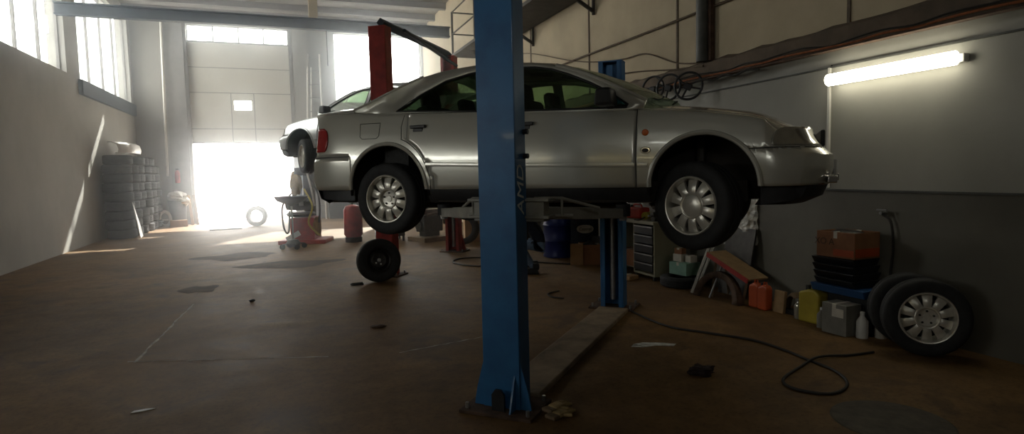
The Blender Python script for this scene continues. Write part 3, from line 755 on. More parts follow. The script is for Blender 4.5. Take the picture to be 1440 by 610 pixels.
# ------------------------------------------------------------------ red lift behind
LA2 = R(-36.9); M2 = Vector((2.36, 10.78, 0))
lift2 = empty('two_post_lift', M2, 'red two-post lift with overhead beam holding the rear car', 'vehicle lift', LA2)
c1 = column(lift2, -1.43, -1, M['red'], 3.86, .28, .22); c2 = column(lift2, 1.40, 1, M['red'], 3.9, .28, .22)
m_ = MB(); m_.tube([(0, -1.4, 3.95), (0, 1.4, 3.95)], .07, 4); m_.build('overhead_beam', M['crane'], lift2)  # beam and hose guard coloured blue grey to stand in for window glare
m_ = MB(); m_.tube([(.16, -.9, 3.92), (.16, 1.4, 3.72)], .03, 6); m_.build('hose_guard', M['crane'], lift2)
ZA2 = 1.76
for s in (-1, 1):
    for sx_, ex in ((-.14, -1.4), (-.04, -.22)): arm(lift2, s, (sx_, s*1.28), (ex, s*.60), ZA2, M['red'])

# ------------------------------------------------------------------ person stooping behind the near column
def person():
    o_ = empty('person', (3.66, 8.74, 0), 'person in navy jacket and jeans squatting in dark boots behind the near blue column', 'person', R(160))
    me = bpy.data.meshes.new('body'); bm = bmesh.new(); sk = bm.verts.layers.skin.verify()
    def V(p, r, root=False):
        v_ = bm.verts.new(p); v_[sk].radius = (r, r) if not isinstance(r, tuple) else r; v_[sk].use_root = root; return v_
    def E(*vs):
        for a, b_ in zip(vs, vs[1:]): bm.edges.new((a, b_))
    pel = V((-.12, 0, .46), (.15, .12), True); w1 = V((-.04, 0, .62), (.15, .12)); ch = V((.10, 0, .84), (.17, .12)); nk = V((.22, 0, .99), .06); hd0 = V((.27, 0, 1.06), .075); hd = V((.31, 0, 1.15), .095); hd2 = V((.33, 0, 1.22), .075)
    E(pel, w1, ch, nk, hd0, hd, hd2)
    for s in (-1, 1):
        hp = V((-.10, s*.10, .44), .10); kn = V((.28, s*.17, .47), .065); cf = V((.16, s*.16, .30), .062); an = V((.03, s*.14, .09), .045)
        E(pel, hp, kn, cf, an)
        sh = V((.14, s*.19, .88), .062); el = V((.33, s*.26, .66), .045); wr = V((.53, s*.17, .62), .030); pm = V((.59, s*.15, .61), (.036, .018))
        E(ch, sh, el, wr, pm)
    bm.to_mesh(me); bm.free(); ob = bpy.data.objects.new('body', me); C.objects.link(ob); ob.parent = o_
    ob.modifiers.new('skin', 'SKIN').use_smooth_shade = True; sb = ob.modifiers.new('sub', 'SUBSURF'); sb.levels = 2; sb.render_levels = 2
    dg = bpy.context.evaluated_depsgraph_get(); me2 = bpy.data.meshes.new_from_object(ob.evaluated_get(dg)); ob.modifiers.clear(); ob.data = me2
    me2.materials.clear()
    for q in ('navy', 'jeans', 'skin'): me2.materials.append(M[q])
    for p in me2.polygons:
        c = p.center; p.use_smooth = True
        if (c.z > 1.02 and c.x > .2) or (c.x > .50): p.material_index = 2
        elif c.z < .53 and not (c.x < .05 and c.z > .5): p.material_index = 1
        else: p.material_index = 0
    # five fingers and thumb on both hands
    for s in (-1, 1):
        for k, (dy, L) in enumerate(((-.027, .062), (-.009, .075), (.009, .070), (.026, .055))):
            b_ = Vector((.615, s*.15+dy, .612))
            MB().tube([b_, b_+Vector((L*.5, 0, -.006)), b_+Vector((L*.85, 0, -.028)), b_+Vector((L*.95, 0, -.045))], [.009, .0085, .008, .006], 8).build('finger', M['skin'], ob, smooth=True)
        b_ = Vector((.575, s*.15-s*.030, .612)); MB().tube([b_, b_+Vector((.03, -s*.022, -.008)), b_+Vector((.055, -s*.026, -.02))], [.011, .010, .008], 8).build('thumb', M['skin'], ob, smooth=True)
    m_ = MB(); m_.lathe([(0, .125), (.06, .11), (.10, .05), (.108, 0), (.10, -.03)], Matrix.Translation((.295, 0, 1.195)) @ Matrix.Rotation(R(-24), 4, 'Y'), 24); m_.build('hair', M['hair'], o_, smooth=True)
    m_ = MB(); m_.box((.415, 0, 1.14), (.04, .022, .045)); m_.build('nose', M['skin'], o_, bevel=.008)
    for s in (-1, 1):
        MB().lathe([(0, .008), (.009, .004), (.011, 0)], Matrix.Translation((.392, s*.032, 1.165)) @ Matrix.Rotation(R(90), 4, 'Y'), 12).build('eye', M['black_plastic'], o_)
        MB().lathe([(0, .012), (.014, .01), (.022, 0)], Matrix.Translation((.305, s*.093, 1.14)) @ Matrix.Rotation(R(-90*s), 4, 'X') @ Matrix.Scale(1.4, 4, (0, 1, 0)), 12).build('ear', M['skin'], o_)
        m_ = MB(); m_.box((.08, s*.14, .05), (.28, .10, .10), taper=(.62, .85)); m_.box((.0, s*.14, .12), (.11, .105, .10)); m_.build('boot', M['black_plastic'], o_, bevel=.02)
    MB().box((.40, 0, 1.10), (.012, .05, .008)).build('mouth', M['red_lens'], o_)
person()

# ------------------------------------------------------------------ old tyres and things along the left
ORD = ['bottom', 'second', 'third', 'fourth', 'fifth', 'sixth', 'seventh', 'eighth', 'top']
STN = ['nearest the camera', 'second from the camera', 'third from the camera', 'fourth from the camera', 'fifth from the camera', 'closest to the back wall']
tprof = [(r_, h) for r_, h in tyre_mesh(.355, .243, .215)]
first = None
for i, (y, nT) in enumerate(((19.35, 9), (20.12, 8), (20.9, 9), (21.66, 9), (22.42, 9), (23.2, 8))):
    for k in range(nT):
        if first is None: o = MB().lathe(tprof, None, 36, closed=True).build('tyre', M['old_rubber'], smooth=True); first = o
        else: o = first.copy(); C.objects.link(o)
        o.location = (-4.22+random.uniform(-.045, .045), y+random.uniform(-.03, .03), .1265+k*.2535); o.rotation_euler = (0, 0, random.uniform(0, 6))
        nm = 'top' if k == nT-1 else ORD[k]
        tag(o, '%s black tyre of the wall-side stack %s' % (nm, STN[i]), 'tyre', 'old tyres stacked along the left wall')
# bumper cover on the stacks
m_ = MB(); rows = []
for k in range(25):
    a = -1+k/12; y = 20.0+a*.95; x_ = -4.15+.30*(1-abs(a)**3.)
    rows.append([(x_-.05, y, 2.33), (x_+.02, y, 2.34), (x_+.04, y, 2.44), (x_, y, 2.58), (x_-.10, y, 2.63), (x_-.22, y, 2.63)])
m_.grid(rows); o = m_.build('bumper_cover', M['white'], smooth=True); so = o.modifiers.new('solid', 'SOLIDIFY'); so.thickness = .012
tag(o, 'white curved bumper cover lying on top of the tyre stacks', 'car bumper')
m_ = MB(); m_.prism([(0, 0), (.34, .02), (.30, .30), (.12, .75), (.02, 1.0)], 0, 'x', .02); o = m_.build('leaning_panel', M['white'], bevel=.005)
o.location = (-3.76, 19.1, .0); o.rotation_euler = (0, R(-8), 0); tag(o, 'white triangular plastic panel leaning on the nearest tyre stack', 'panel')
m_ = MB()
m_.tube([(math.cos(a)*.17, 0, .24+math.sin(a)*.24) for a in [2*math.pi*k/20 for k in range(20)]], .05, 8, closed=True); m_.box((0, 0, .2), (.2, .03, .05))
o = m_.build('plastic_arch_trim', M['white'], smooth=True); o.location = (-3.78, 23.12, .03); o.rotation_euler = (R(-10), 0, R(20)); tag(o, 'white oval plastic trim with a hole leaning before the farthest tyre stack', 'car trim')
def carton(name, loc, d, rz, ma, label, cat='box', flaps=False, open_top=False):
    o_ = empty(name, loc, label, cat, rz)
    if open_top:
        t = .006; m_ = MB(); m_.b2(-d[0]/2, d[0]/2, -d[1]/2, d[1]/2, 0, t)
        m_.b2(-d[0]/2, -d[0]/2+t, -d[1]/2, d[1]/2, t, d[2]); m_.b2(d[0]/2-t, d[0]/2, -d[1]/2, d[1]/2, t, d[2]); m_.b2(-d[0]/2+t, d[0]/2-t, -d[1]/2, -d[1]/2+t, t, d[2]); m_.b2(-d[0]/2+t, d[0]/2-t, d[1]/2-t, d[1]/2, t, d[2])
    else: m_ = MB(); m_.b2(-d[0]/2, d[0]/2, -d[1]/2, d[1]/2, 0, d[2])
    m_.build('body', ma, o_, bevel=.004)
    if flaps:
        m_ = MB(); m_.box((-d[0]/2-.04, 0, d[2]-.0), (.14, d[1], .006), rot=roty(R(35))); m_.build('flap', ma, o_)
        m_ = MB(); m_.box((0, -d[1]/2-.05, d[2]-.02), (d[0], .13, .006), rot=rotx(R(40))); m_.build('flap', ma, o_)
    else:
        m_ = MB(); m_.b2(-d[0]/2-.0015, d[0]/2+.0015, -.02, .02, d[2]*.75, d[2]+.002); m_.build('tape', M['paper'], o_)
    return o_
carton('cardboard_box', (-3.35, 22.9, 0), (.5, .35, .22), .2, M['cardboard'], 'flat brown box on the floor left of the gate')
o = empty('waste_bin', (-3.44, 23.42, 0), 'dark bin heaped with white bags beside the gate pilaster', 'bin')
MB().lathe([(0, .01), (.24, .01), (.30, .85), (.285, .85), (.23, .04), (0, .04)], None, 24).build('body', M['steel_dark'], o, smooth=True)
def blob(name, r, ma, parent, loc, seed, sc_=(1, 1, 1), amp=.25):
    b_ = bmesh.new(); bmesh.ops.create_icosphere(b_, subdivisions=3, radius=r); rnd = random.Random(seed); ph = [rnd.uniform(0, 6) for _ in range(6)]
    for v_ in b_.verts:
        n_ = v_.co.normalized(); k_ = 1+amp*(math.sin(4*n_.x+ph[0])*math.sin(5*n_.y+ph[1])+.6*math.sin(9*n_.z+ph[2]+3*n_.x)*math.cos(8*n_.y+ph[3]))
        v_.co = Vector((v_.co.x*k_*sc_[0], v_.co.y*k_*sc_[1], v_.co.z*k_*sc_[2]))+Vector(loc)
    mb = MB(); mb.bm.free(); mb.bm = b_; return mb.build(name, ma, parent, smooth=True)
blob('bag', .24, M['white'], o, (0, 0, 1.0), 3, (1.1, 1, .7)); blob('bag', .2, M['paper'], o, (.2, -.06, .82), 5, (1, 1, .8))
for i, (x_, lb) in enumerate(((-2.88, 'left of the pair'), (-2.72, 'right of the pair'))):
    m_ = MB(); m_.b2(-.045, .045, -.012, .012, 0, 1.05); o = m_.build('plank', M['wood'] if i == 0 else M['oldwood'], bevel=.003); o.location = (x_-.12, 23.42+.0*i, 0); o.rotation_euler = (R(-9), R(-6), 0)
    tag(o, ('pale' if i == 0 else 'dark')+' plank leaning by the left gate jamb, '+lb, 'plank')
o = empty('fire_extinguisher', (-3.42, 23.70, 1.45), 'small red fire extinguisher on the pilaster left of the gate', 'fire extinguisher')
MB().lathe([(0, 0), (.075, .01), (.08, .05), (.08, .36), (.05, .43), (.025, .45), (0, .45)], None, 20).build('cylinder', M['red'], o, smooth=True)
MB().box((0, 0, .48), (.1, .03, .05)).build('valve', M['steel_dark'], o); MB().b2(-.03, .03, .06, .12, .1, .3).build('bracket', M['steel_dark'], o)
# lone tyre in the gateway
o = MB().lathe(tyre_mesh(.33, .22, .205), AX, 48, closed=True).build('tyre', M['old_rubber'], smooth=True)
o.location = (-.87, 21.4, .335); o.rotation_euler = (R(4), 0, R(-15)); tag(o, 'lone tyre without rim standing upright on the floor in the bright gateway', 'tyre')
m_ = MB(); m_.box((0, 0, .02), (.9, .4, .03)); o = m_.build('drip_tray', M['steel_dark'], bevel=.004); o.location = (-1.75, 20.7, 0); o.rotation_euler = (0, 0, .1); tag(o, 'flat metal plate lying on the floor left of the lone tyre', 'plate')
# extension ladder by the window
o = empty('ladder', (1.05, 23.35, 0), 'tall pale double ladder leaning on the back wall between gate and window', 'ladder')
for s, x_ in ((0, -.28), (1, .42)):
    m_ = MB(); m_.tube([(x_-.05*s, -.1, 0), (x_+.28*(1-s), .55, 6.1)], .035, 6); m_.build('rail', M['whitepipe'], o)
m_ = MB(); m_.tube([(-.12, -.05, 0), (.10, .5, 5.6)], .028, 6); m_.build('rail', M['whitepipe'], o)
for k in range(1, 13):
    t = k/12.3; m_ = MB(); m_.tube([(-.28+.28*t, -.1+.65*t, 6.1*t), (.37+.05*t, -.1+.65*t, 6.1*t)], .02, 6); m_.build('rung', M['frame'], o)

# ------------------------------------------------------------------ middle: drain trolley, tyre changer, red tank
o = empty('oil_drain_trolley', (.14, 14.2, 0), 'wheeled oil drain trolley with black bowl on a thin pole near the gate', 'oil drainer', .3)
MB().cyl((0, 0, .12), (0, 0, 1.05), .02, 10).build('pole', M['steel'], o)
MB().lathe([(.03, .95), (.10, .98), (.30, 1.06), (.36, 1.16), (.34, 1.165), (.27, 1.09), (.05, 1.0)], None, 28, closed=True).build('bowl', M['black_plastic'], o, smooth=True)
MB().lathe([(0, .05), (.13, .05), (.16, .12), (.1, .2), (0, .22)], None, 20).build('tank', M['steel_dark'], o, smooth=True)
for a in (0, 1.57, 3.14, 4.71):
    p = Vector((math.cos(a)*.24, math.sin(a)*.24, .055)); m_ = MB(); m_.tube([(0, 0, .12), p+Vector((0, 0, .05))], .016, 6); m_.build('foot', M['steel_dark'], o)
    MB().cyl(p+Vector((0, -.02, 0)), p+Vector((0, .02, 0)), .055, 14).build('castor', M['rubber'], o)
o = empty('tyre_changer', (.45, 15.35, 0), 'red and black tyre changer draped with ochre cloth and hoses by the gate', 'tyre changer', -.3)
m_ = MB(); m_.b2(-.55, .55, -.4, .45, 0, .1); m_.b2(-.28, .28, -.3, .35, .1, .62); m_.build('cabinet', M['red'], o, bevel=.02)
MB().lathe([(0, .62), (.30, .64), (.34, .70), (.30, .74), (0, .74)], Matrix.Translation((-.1, 0, 0)), 24).build('turntable', M['steel_dark'], o, smooth=True)
m_ = MB(); m_.b2(-.1, .14, .30, .5, .3, 1.75); m_.b2(-.12, .12, -.35, .5, 1.62, 1.8); m_.build('arm_column', M['steel_dark'], o, bevel=.01)
m_ = MB(); m_.cyl((0, -.25, 1.0), (0, -.25, 1.66), .03, 12); m_.box((0, -.25, .95), (.1, .14, .09)); m_.build('mounting_head', M['steel'], o)
m_ = MB(); m_.lathe([(.0, .78), (.30, .80), (.33, .88), (.33, 1.0), (.25, 1.08), (.0, 1.1)], Matrix.Translation((-.12, 0, 0)), 24); m_.build('clamped_tyre', M['rubber'], o, smooth=True)
blob('cloth', .2, M['yellow_cloth'], o, (-.10, -.30, 1.42), 9, (.7, .5, 1.3)); blob('cloth', .13, M['yellow_cloth'], o, (.38, -.38, .42), 12, (.7, .6, 1.6))
for q, ma in (([(-.2, -.35, 1.2), (-.40, -.40, .9), (-.38, -.42, .4), (-.28, -.42, .3), (-.25, -.36, .8)], 'cable'), ([(.2, -.3, 1.6), (.42, -.4, 1.2), (.46, -.42, .8), (.40, -.4, .35)], 'cable'), ([(.1, -.35, 1.3), (.3, -.45, .9), (.2, -.45, .5), (.45, -.45, .2)], 'yellow'), ([(.2, -.42, 1.7), (.30, -.48, 1.3), (.36, -.46, .9)], 'whitepipe')):
    MB().tube(curve_pts(q), .022, 8).build('hose', M[ma], o, smooth=True)
m_ = MB(); m_.box((-.18, -.42, .20), (.34, .03, .12), rot=roty(R(-28))); m_.build('pedal_guard', M['white'], o)
o = empty('air_receiver', (1.52, 14.9, 0), 'upright red compressed air tank standing behind the raised car', 'air tank')
MB().lathe([(0, .08), (.16, .1), (.22, .18), (.22, .76), (.17, .86), (.04, .9), (.0, .9)], None, 28).build('tank', M['red'], o, smooth=True)
MB().lathe([(.17, .0), (.2, .0), (.2, .12), (.17, .12)], None, 24, closed=True).build('foot_ring', M['steel_dark'], o)
m_ = MB(); m_.cyl((0, 0, .88), (0, 0, 1.0), .025, 10); m_.cyl((-.08, 0, .96), (.08, 0, .96), .02, 10); m_.build('valve', M['steel_dark'], o)
MB().tube(curve_pts([(-.05, 0, .96), (-.3, -.1, 1.1), (-.34, -.1, 1.4), (-.3, 0, 1.7)]), .03, 8).build('hose', M['cable'], o, smooth=True)
o = empty('parts_washer', (2.35, 14.7, 0), 'dark parts washer cabinet in shade right of the red air tank', 'cabinet')
m_ = MB(); m_.b2(-.32, .32, -.3, .3, .12, .85); m_.build('tub', M['steel_dark'], o, bevel=.02)
for a in (-1, 1):
    for b_ in (-1, 1): MB().b2(a*.28-.025, a*.28+.025, b_*.26-.025, b_*.26+.025, 0, .12).build('leg', M['steel_dark'], o)
MB().box((0, .24, 1.0), (.6, .04, .35), rot=rotx(R(15))).build('lid', M['red'], o, bevel=.008)
for i, (x_, wd, h, lb) in enumerate(((2.02, .95, 1.35, 'dark steel locker added to darken the back wall nearest the gate'), (3.1, 1.1, 1.2, 'dark steel locker added to darken the back wall, middle of the row'), (4.5, 1.2, 1.45, 'dark steel locker added to darken the back wall in the corner'))):  # lockers added to darken the lower back wall right of the gate
    o = empty('locker', (x_, 23.6, 0), lb, 'locker'); MB().b2(-wd/2, wd/2, -.3, .3, 0, h).build('body', M['steel_dark'], o, bevel=.01)
    for s in (-1, 1):
        dr = MB().b2(s*wd/4-wd/4+.01, s*wd/4+wd/4-.01, -.322, -.302, .06, h-.05).build('door', M['drawer'], o, bevel=.004); MB().b2(s*.06-.01, s*.06+.01, -.34, -.322, h*.5, h*.5+.15).build('handle', M['steel'], dr)
o = empty('engine', (3.22, 14.2, 0), 'greasy engine block on a low pallet in the shade behind the cars', 'engine', .4)
MB().b2(-.4, .4, -.35, .35, 0, .10).build('pallet', M['oldwood'], o)
m_ = MB(); m_.box((0, 0, .42), (.55, .34, .40)); m_.box((0, 0, .19), (.42, .26, .16)); m_.build('block', M['steel_dark'], o, bevel=.02)
MB().box((0, .02, .68), (.50, .22, .12)).build('cylinder_head', M['rust'], o, bevel=.02)
MB().cyl((-.33, 0, .38), (-.28, 0, .38), .12, 20).build('pulley', M['steel_dark'], o)
MB().tube(curve_pts([(-.2, -.2, .62), (0, -.28, .66), (.2, -.28, .6), (.28, -.24, .4)]), .035, 8).build('manifold', M['rust'], o, smooth=True)
# dark wall cupboards and a motor at the far right wall below the cars
for i, (x_, y, lb) in enumerate(((4.9, 15.4, 'low dark steel cupboard by the right wall, farthest one'), (4.9, 13.2, 'low dark steel cupboard by the right wall, nearer the barrel'))):
    o = empty('cupboard', (x_, y, 0), lb, 'cupboard'); MB().b2(-.3, .3, -.6, .6, 0, .95).build('body', M['steel_dark'], o, bevel=.01)
    for s in (-1, 1):
        dr = MB().b2(-.32, -.302, s*.3-.28, s*.3+.28, .06, .9).build('door', M['drawer'], o, bevel=.004); MB().b2(-.34, -.32, s*.07-.01, s*.07+.01, .45, .6).build('handle', M['steel'], dr)

# wheel on the floor against the red lift foot
def floor_wheel(loc, tilt, rz, label, steel=True):
    o_ = empty('wheel', loc, label, 'wheel'); o_.rotation_euler = (tilt, 0, rz); return o_
o = floor_wheel((1.27, 9.06, .328), R(-7), R(2), 'black steel wheel with tyre leaning upright against the red lift foot')
MB().lathe(tyre_mesh(.32, .205, .19), AX, 56, closed=True).build('tyre', M['rubber'], o, smooth=True)
m_ = MB(); m_.lathe([(.195, .085), (.188, .092), (.180, .085), (.170, .03), (.150, .015), (.13, .035), (.10, .055), (.06, .045), (.032, .045), (.030, .02), (.0, .02)], AX, 48); rm = m_.build('rim', M['steel_dark'], o, smooth=True)
MB().lathe([(0, .055), (.028, .05), (.032, .03)], AX, 20).build('hub', M['steel'], rm)
for k in range(5):
    a = 2*math.pi*k/5-1.2; MB().lathe([(.0, .061), (.013, .058), (.014, .045)], Matrix.Translation((.062*math.cos(a), 0, .062*math.sin(a))) @ AX, 10).build('bolt_hole', M['white'] if k in (0, 4) else M['black_plastic'], rm)
m_ = MB(); m_.tube(curve_pts([(1.02, 8.93, .015), (.88, 8.9, .02), (.86, 8.98, .02), (1.02, 9.02, .015)]), .014, 8); tag(m_.build('steel_hook', M['steel_dark']), 'small bent steel bar on the floor at the left of the black wheel', 'bar')

# tyre behind the far red column
o = MB().lathe(tyre_mesh(.36, .21, .22), AX, 48, closed=True).build('tyre', M['rubber'], smooth=True); o.location = (3.68, 12.9, .365); o.rotation_euler = (R(-5), 0, R(-28)); tag(o, 'large dark tyre standing behind the far red lift column', 'tyre')
o = carton('wooden_crate', (4.2, 13.5, .0), (.62, .5, .62), -.2, M['cardboard'], 'tan crate by the large tyre behind the lift', 'crate')

# blue barrel group
o = empty('barrel', (4.78, 10.25, 0), 'dark blue steel barrel standing by the right wall', 'barrel')
MB().lathe([(0, .03), (.27, .03), (.29, .0), (.295, .02), (.285, .05), (.285, .28), (.30, .30), (.285, .32), (.285, .57), (.30, .59), (.285, .61), (.285, .84), (.295, .87), (.29, .89), (.27, .86), (0, .86)], None, 40).build('drum', M['barrel'], o, smooth=True)
MB().cyl((.12, .05, .86), (.12, .05, .885), .03, 14).build('bung', M['steel'], o)
o = empty('barrel', (5.05, 9.72, 0), 'black barrel with white oval label behind the cardboard box', 'barrel', 0)
MB().lathe([(0, .03), (.23, .03), (.25, 0), (.25, .35), (.26, .37), (.25, .39), (.25, .80), (.26, .83), (.23, .80), (0, .80)], None, 36).build('drum', M['navy'], o, smooth=True)
# oval label bent round the drum, facing the hall
dv = Vector((-.42, -.9, 0)).normalized(); sv = Vector((-dv.y, dv.x, 0))*1
m_ = MB(); rows = []
for i in range(17):
    t = -1+i/8; a = t*.62; hh = .075*math.sqrt(max(0, 1-t*t)); n_ = dv*math.cos(a)+sv*math.sin(a)*1
    rows.append([n_*.262+Vector((0, 0, .56-hh)), n_*.262+Vector((0, 0, .56+hh))])
m_.grid(rows); so_ = m_.build('oval_label', M['paper'], o)
lettering('Castrol', .072, 'lettering', o, mk(dv*.266+Vector((0, 0, .56)), sv if sv.x > 0 else -sv, (0, 0, 1), dv), M['rubber'], .0005)
o = carton('cardboard_box', (4.86, 9.2, 0), (.32, .42, .34), -.35, M['card_brown'], 'open brown cardboard box before the black barrel', open_top=True)
m_ = MB(); m_.box((-.24, -.24, .19), (.22, .008, .36), rot=rotz(R(8))); m_.build('flap', M['cardboard'], o)
blob('filling', .11, M['steel_dark'], o, (0, 0, .30), 4, (1.1, 1.5, .6))
m_ = MB(); m_.b2(-.13, .13, -.006, .006, 0, .34); o = m_.build('paper_sheet', M['paper']); o.location = (5.22, 9.25, .44); o.rotation_euler = (R(-8), 0, R(-35)); tag(o, 'white printed notice board behind the cardboard box at the barrel', 'notice')
m_ = MB(); m_.b2(-.2, .1, -.3, .3, 0, .44); o = m_.build('floor_stand', M['steel_dark'], bevel=.01); o.location = (5.24, 9.25, 0); tag(o, 'low dark metal stand against the wall behind the cardboard box', 'stand')

# ------------------------------------------------------------------ right wall: workbench and the things on and near it
o = empty('workbench', (4.85, 7.22, 0), 'grey green workbench with black drawers against the right wall', 'workbench')
m_ = MB(); m_.b2(0, .50, .0, .03, .06, .80); m_.b2(0, .50, .52, .55, .06, .80); m_.b2(0, .50, .03, .52, .06, .09); m_.b2(.48, .50, .03, .52, .09, .8); m_.build('carcass', M['grey_cab'], o, bevel=.004); MB().b2(0, .5, 1.30, 1.34, 0, .8).build('end_panel', M['grey_cab'], o, bevel=.004)
m_ = MB(); m_.b2(-.03, .50, -.02, 1.38, .80, .845); m_.build('worktop', M['grey_cab'], o, bevel=.006)
for k in range(5):
    z0 = .12+k*.134; dr = MB().b2(-.012, .4, .035, .515, z0, z0+.118).build('drawer', M['drawer'], o, bevel=.003)
    MB().b2(-.022, -.012, .035, .515, z0+.100, z0+.118).build('handle', M['steel'], dr)
for a in (.03, .47):
    for b_ in (.04, .50): MB().b2(a-.02, a+.02, b_-.02, b_+.02, 0, .06).build('foot', M['steel_dark'], o)
m_ = MB(); m_.b2(.03, .48, .56, 1.29, .12, .14); m_.build('shelf', M['grey_cab'], o)
o = empty('jerry_can', (5.06, 7.98, .845), 'red plastic can standing on the far end of the workbench', 'can', .2)
MB().b2(-.10, .10, -.17, .17, 0, .17).build('body', M['red_plastic'], o, bevel=.03); MB().tube([(0, -.1, .16), (0, -.07, .21), (0, .07, .21), (0, .1, .16)], .014, 8).build('handle', M['red_plastic'], o); MB().cyl((0, .13, .16), (0, .13, .20), .025, 12).build('cap', M['black_plastic'], o)
o = empty('angle_grinder', (5.02, 7.62, .845), 'ochre power tool lying on the middle of the workbench', 'power tool', .6)
MB().cyl((-.14, 0, .07), (.12, 0, .07), .055, 16, .04).build('body', M['yellow'], o, smooth=True); MB().box((.14, 0, .06), (.08, .09, .1)).build('gear_head', M['steel'], o, bevel=.01); MB().tube(curve_pts([(-.14, 0, .05), (-.22, .05, .015), (-.2, .14, .015)]), .01, 6).build('cord', M['cable'], o)
o = empty('clamp', (4.98, 7.36, .845), 'small dark vise on the near end of the workbench', 'vise')
m_ = MB(); m_.b2(-.06, .06, -.05, .05, 0, .06); m_.b2(-.08, -.03, -.045, .045, .06, .13); m_.b2(.03, .08, -.045, .045, .06, .13); m_.build('body', M['steel_dark'], o, bevel=.006); MB().cyl((-.14, 0, .08), (.0, 0, .08), .012, 8).build('screw', M['steel'], o)
carton('cardboard_box', (4.98, 8.0, .14), (.26, .4, .24), .1, M['card_brown'], 'brown box on the shelf under the workbench')
o = carton('cardboard_box', (4.63, 7.62, .0), (.2, .3, .06), .3, M['cardboard'], 'small flat tan box on the floor before the drawers')
# dark wheels under and beside the mint carton
for k in range(1):
    o = MB().lathe(tyre_mesh(.30, .13, .18), None, 44, closed=True).build('tyre', M['rubber'], smooth=True); o.location = (5.03, 6.82, .07); tag(o, 'dark tyre lying flat under the mint green carton', 'tyre')
o = carton('carton', (5.12, 6.90, .14), (.26, .32, .17), .15, M['teal'], 'mint green carton on the flat tyre beside the workbench')
o = carton('small_carton', (5.10, 6.97, .312), (.12, .15, .10), .15, M['paper'], 'left white small carton on the mint green one')
o = carton('small_carton', (5.16, 6.81, .312), (.11, .12, .09), .0, M['paper'], 'right white small carton on the mint green one')
o = carton('small_carton', (5.10, 6.97, .414), (.1, .12, .08), .3, M['card_brown'], 'red brown small carton topmost of the pile beside the workbench')
# two white strips
for a_, b_, lb in (((4.815, 6.335, .006), (5.33, 6.60, .62), 'left white plastic strip leaning on the wall under the front wheel'), ((4.862, 6.315, .006), (5.33, 6.52, .62), 'right white plastic strip leaning on the wall under the front wheel')):
    a_, b_ = Vector(a_), Vector(b_); L_ = (b_-a_).length; m_ = MB(); m_.b2(-.016, .016, -.004, .004, 0, L_); m_.b2(-.016, -.011, .004, .016, 0, L_); m_.b2(.011, .016, .004, .016, 0, L_)
    o = m_.build('plastic_strip', M['white']); o.location = a_; o.rotation_euler = (b_-a_).to_track_quat('Z', 'Y').to_euler(); tag(o, lb, 'strip')
# trestle with plank, wing panel, dark boards
o = empty('trestle', (5.05, 5.80, 0), 'low wooden trestle bench with a red edged board top below the front wheel', 'trestle', R(4))
m_ = MB(); m_.box((0, 0, .42), (.30, .72, .025), rot=rotx(R(20))); m_.build('board', M['wood'], o, bevel=.003)
m_ = MB(); m_.box((-.155, 0, .405), (.014, .70, .055), rot=rotx(R(20))); m_.build('edge_strip', M['red'], o)
for yy, hz in ((-.24, .32), (.26, .50)):
    for s in (-1, 1): m_ = MB(); m_.tube([(s*.14, yy, 0), (s*.06, yy, hz)], .02, 4); m_.build('leg', M['oldwood'], o)
m_ = MB(); rows = []
for k in range(17):
    a = math.pi*k/16; rows.append([(0, .27*math.cos(a), .27*math.sin(a)), (-.02, .36*math.cos(a), .34*math.sin(a)), (.05, .38*math.cos(a), .36*math.sin(a))])
m_.grid(rows); o = m_.build('arch_liner', M['rust'], smooth=True); so = o.modifiers.new('solid', 'SOLIDIFY'); so.thickness = .008; o.location = (4.80, 5.88, .0); o.rotation_euler = (0, R(12), R(4)); tag(o, 'brown wheel arch liner standing on the floor before the trestle', 'arch liner')
m_ = MB(); m_.tube([(4.80, 5.98, .01), (5.0, 5.96, .46)], .012, 8); tag(m_.build('steel_rod', M['steel'], smooth=True), 'thin steel rod leaning on the arch liner', 'rod')
m_ = MB(); m_.b2(-.012, .012, -.25, .25, 0, .85); o = m_.build('board', M['steel_dark'], bevel=.003); o.location = (5.17, 6.02, 0); o.rotation_euler = (0, R(11), 0); tag(o, 'dark board leaning on the wall behind the white strips', 'board')
# bubble wrap on the wall
m_ = MB(); rows = []
for i in range(14):
    t = i/13; rows.append([(5.335-.015*math.sin(i*1.7+j)-.02*math.sin(j*1.3), 6.38-.60*j/9, .60+.04*j/9+.56*t) for j in range(10)])
m_.grid(rows); o = m_.build('bubble_wrap', M['film'], smooth=True); so = o.modifiers.new('solid', 'SOLIDIFY'); so.thickness = .006; tag(o, 'crinkled clear plastic wrapping hanging on the wall right of the front wheel', 'plastic wrap')

def canister(name, loc, d, rz, ma, label, capm='black_plastic', cat='canister'):
    o_ = empty(name, loc, label, cat, rz); w, dp, h = d
    m_ = MB(); m_.prism([(-w/2, 0), (w/2, 0), (w/2, h*.78), (w*.28, h*.90), (-w*.05, h*.90), (-w/2, h*.80)], -dp/2, 'y', dp); m_.build('body', M[ma], o_, bevel=min(.02, dp*.2))
    MB().tube([(w*.22, 0, h*.88), (w*.18, 0, h*1.0), (-w*.05, 0, h*1.0), (-w*.12, 0, h*.86)], min(.014, w*.07), 8).build('handle', M[ma], o_)
    MB().cyl((-w*.3, 0, h*.82), (-w*.32, 0, h*.97), w*.11, 12).build('cap', M[capm], o_)
    return o_
canister('canister', (4.98, 5.40, 0), (.125, .11, .31), R(-80), 'orange', 'left orange red oil canister on the floor by the wall')
canister('canister', (4.96, 5.24, 0), (.125, .11, .31), R(-85), 'orange', 'right orange red oil canister on the floor by the wall')
m_ = MB(); m_.b2(-.02, .02, -.07, .07, 0, .24); o = m_.build('wood_block', M['wood'], bevel=.004); o.location = (5.0, 5.07, 0); o.rotation_euler = (0, R(6), 0); tag(o, 'upright wood block right of the orange canisters', 'block')
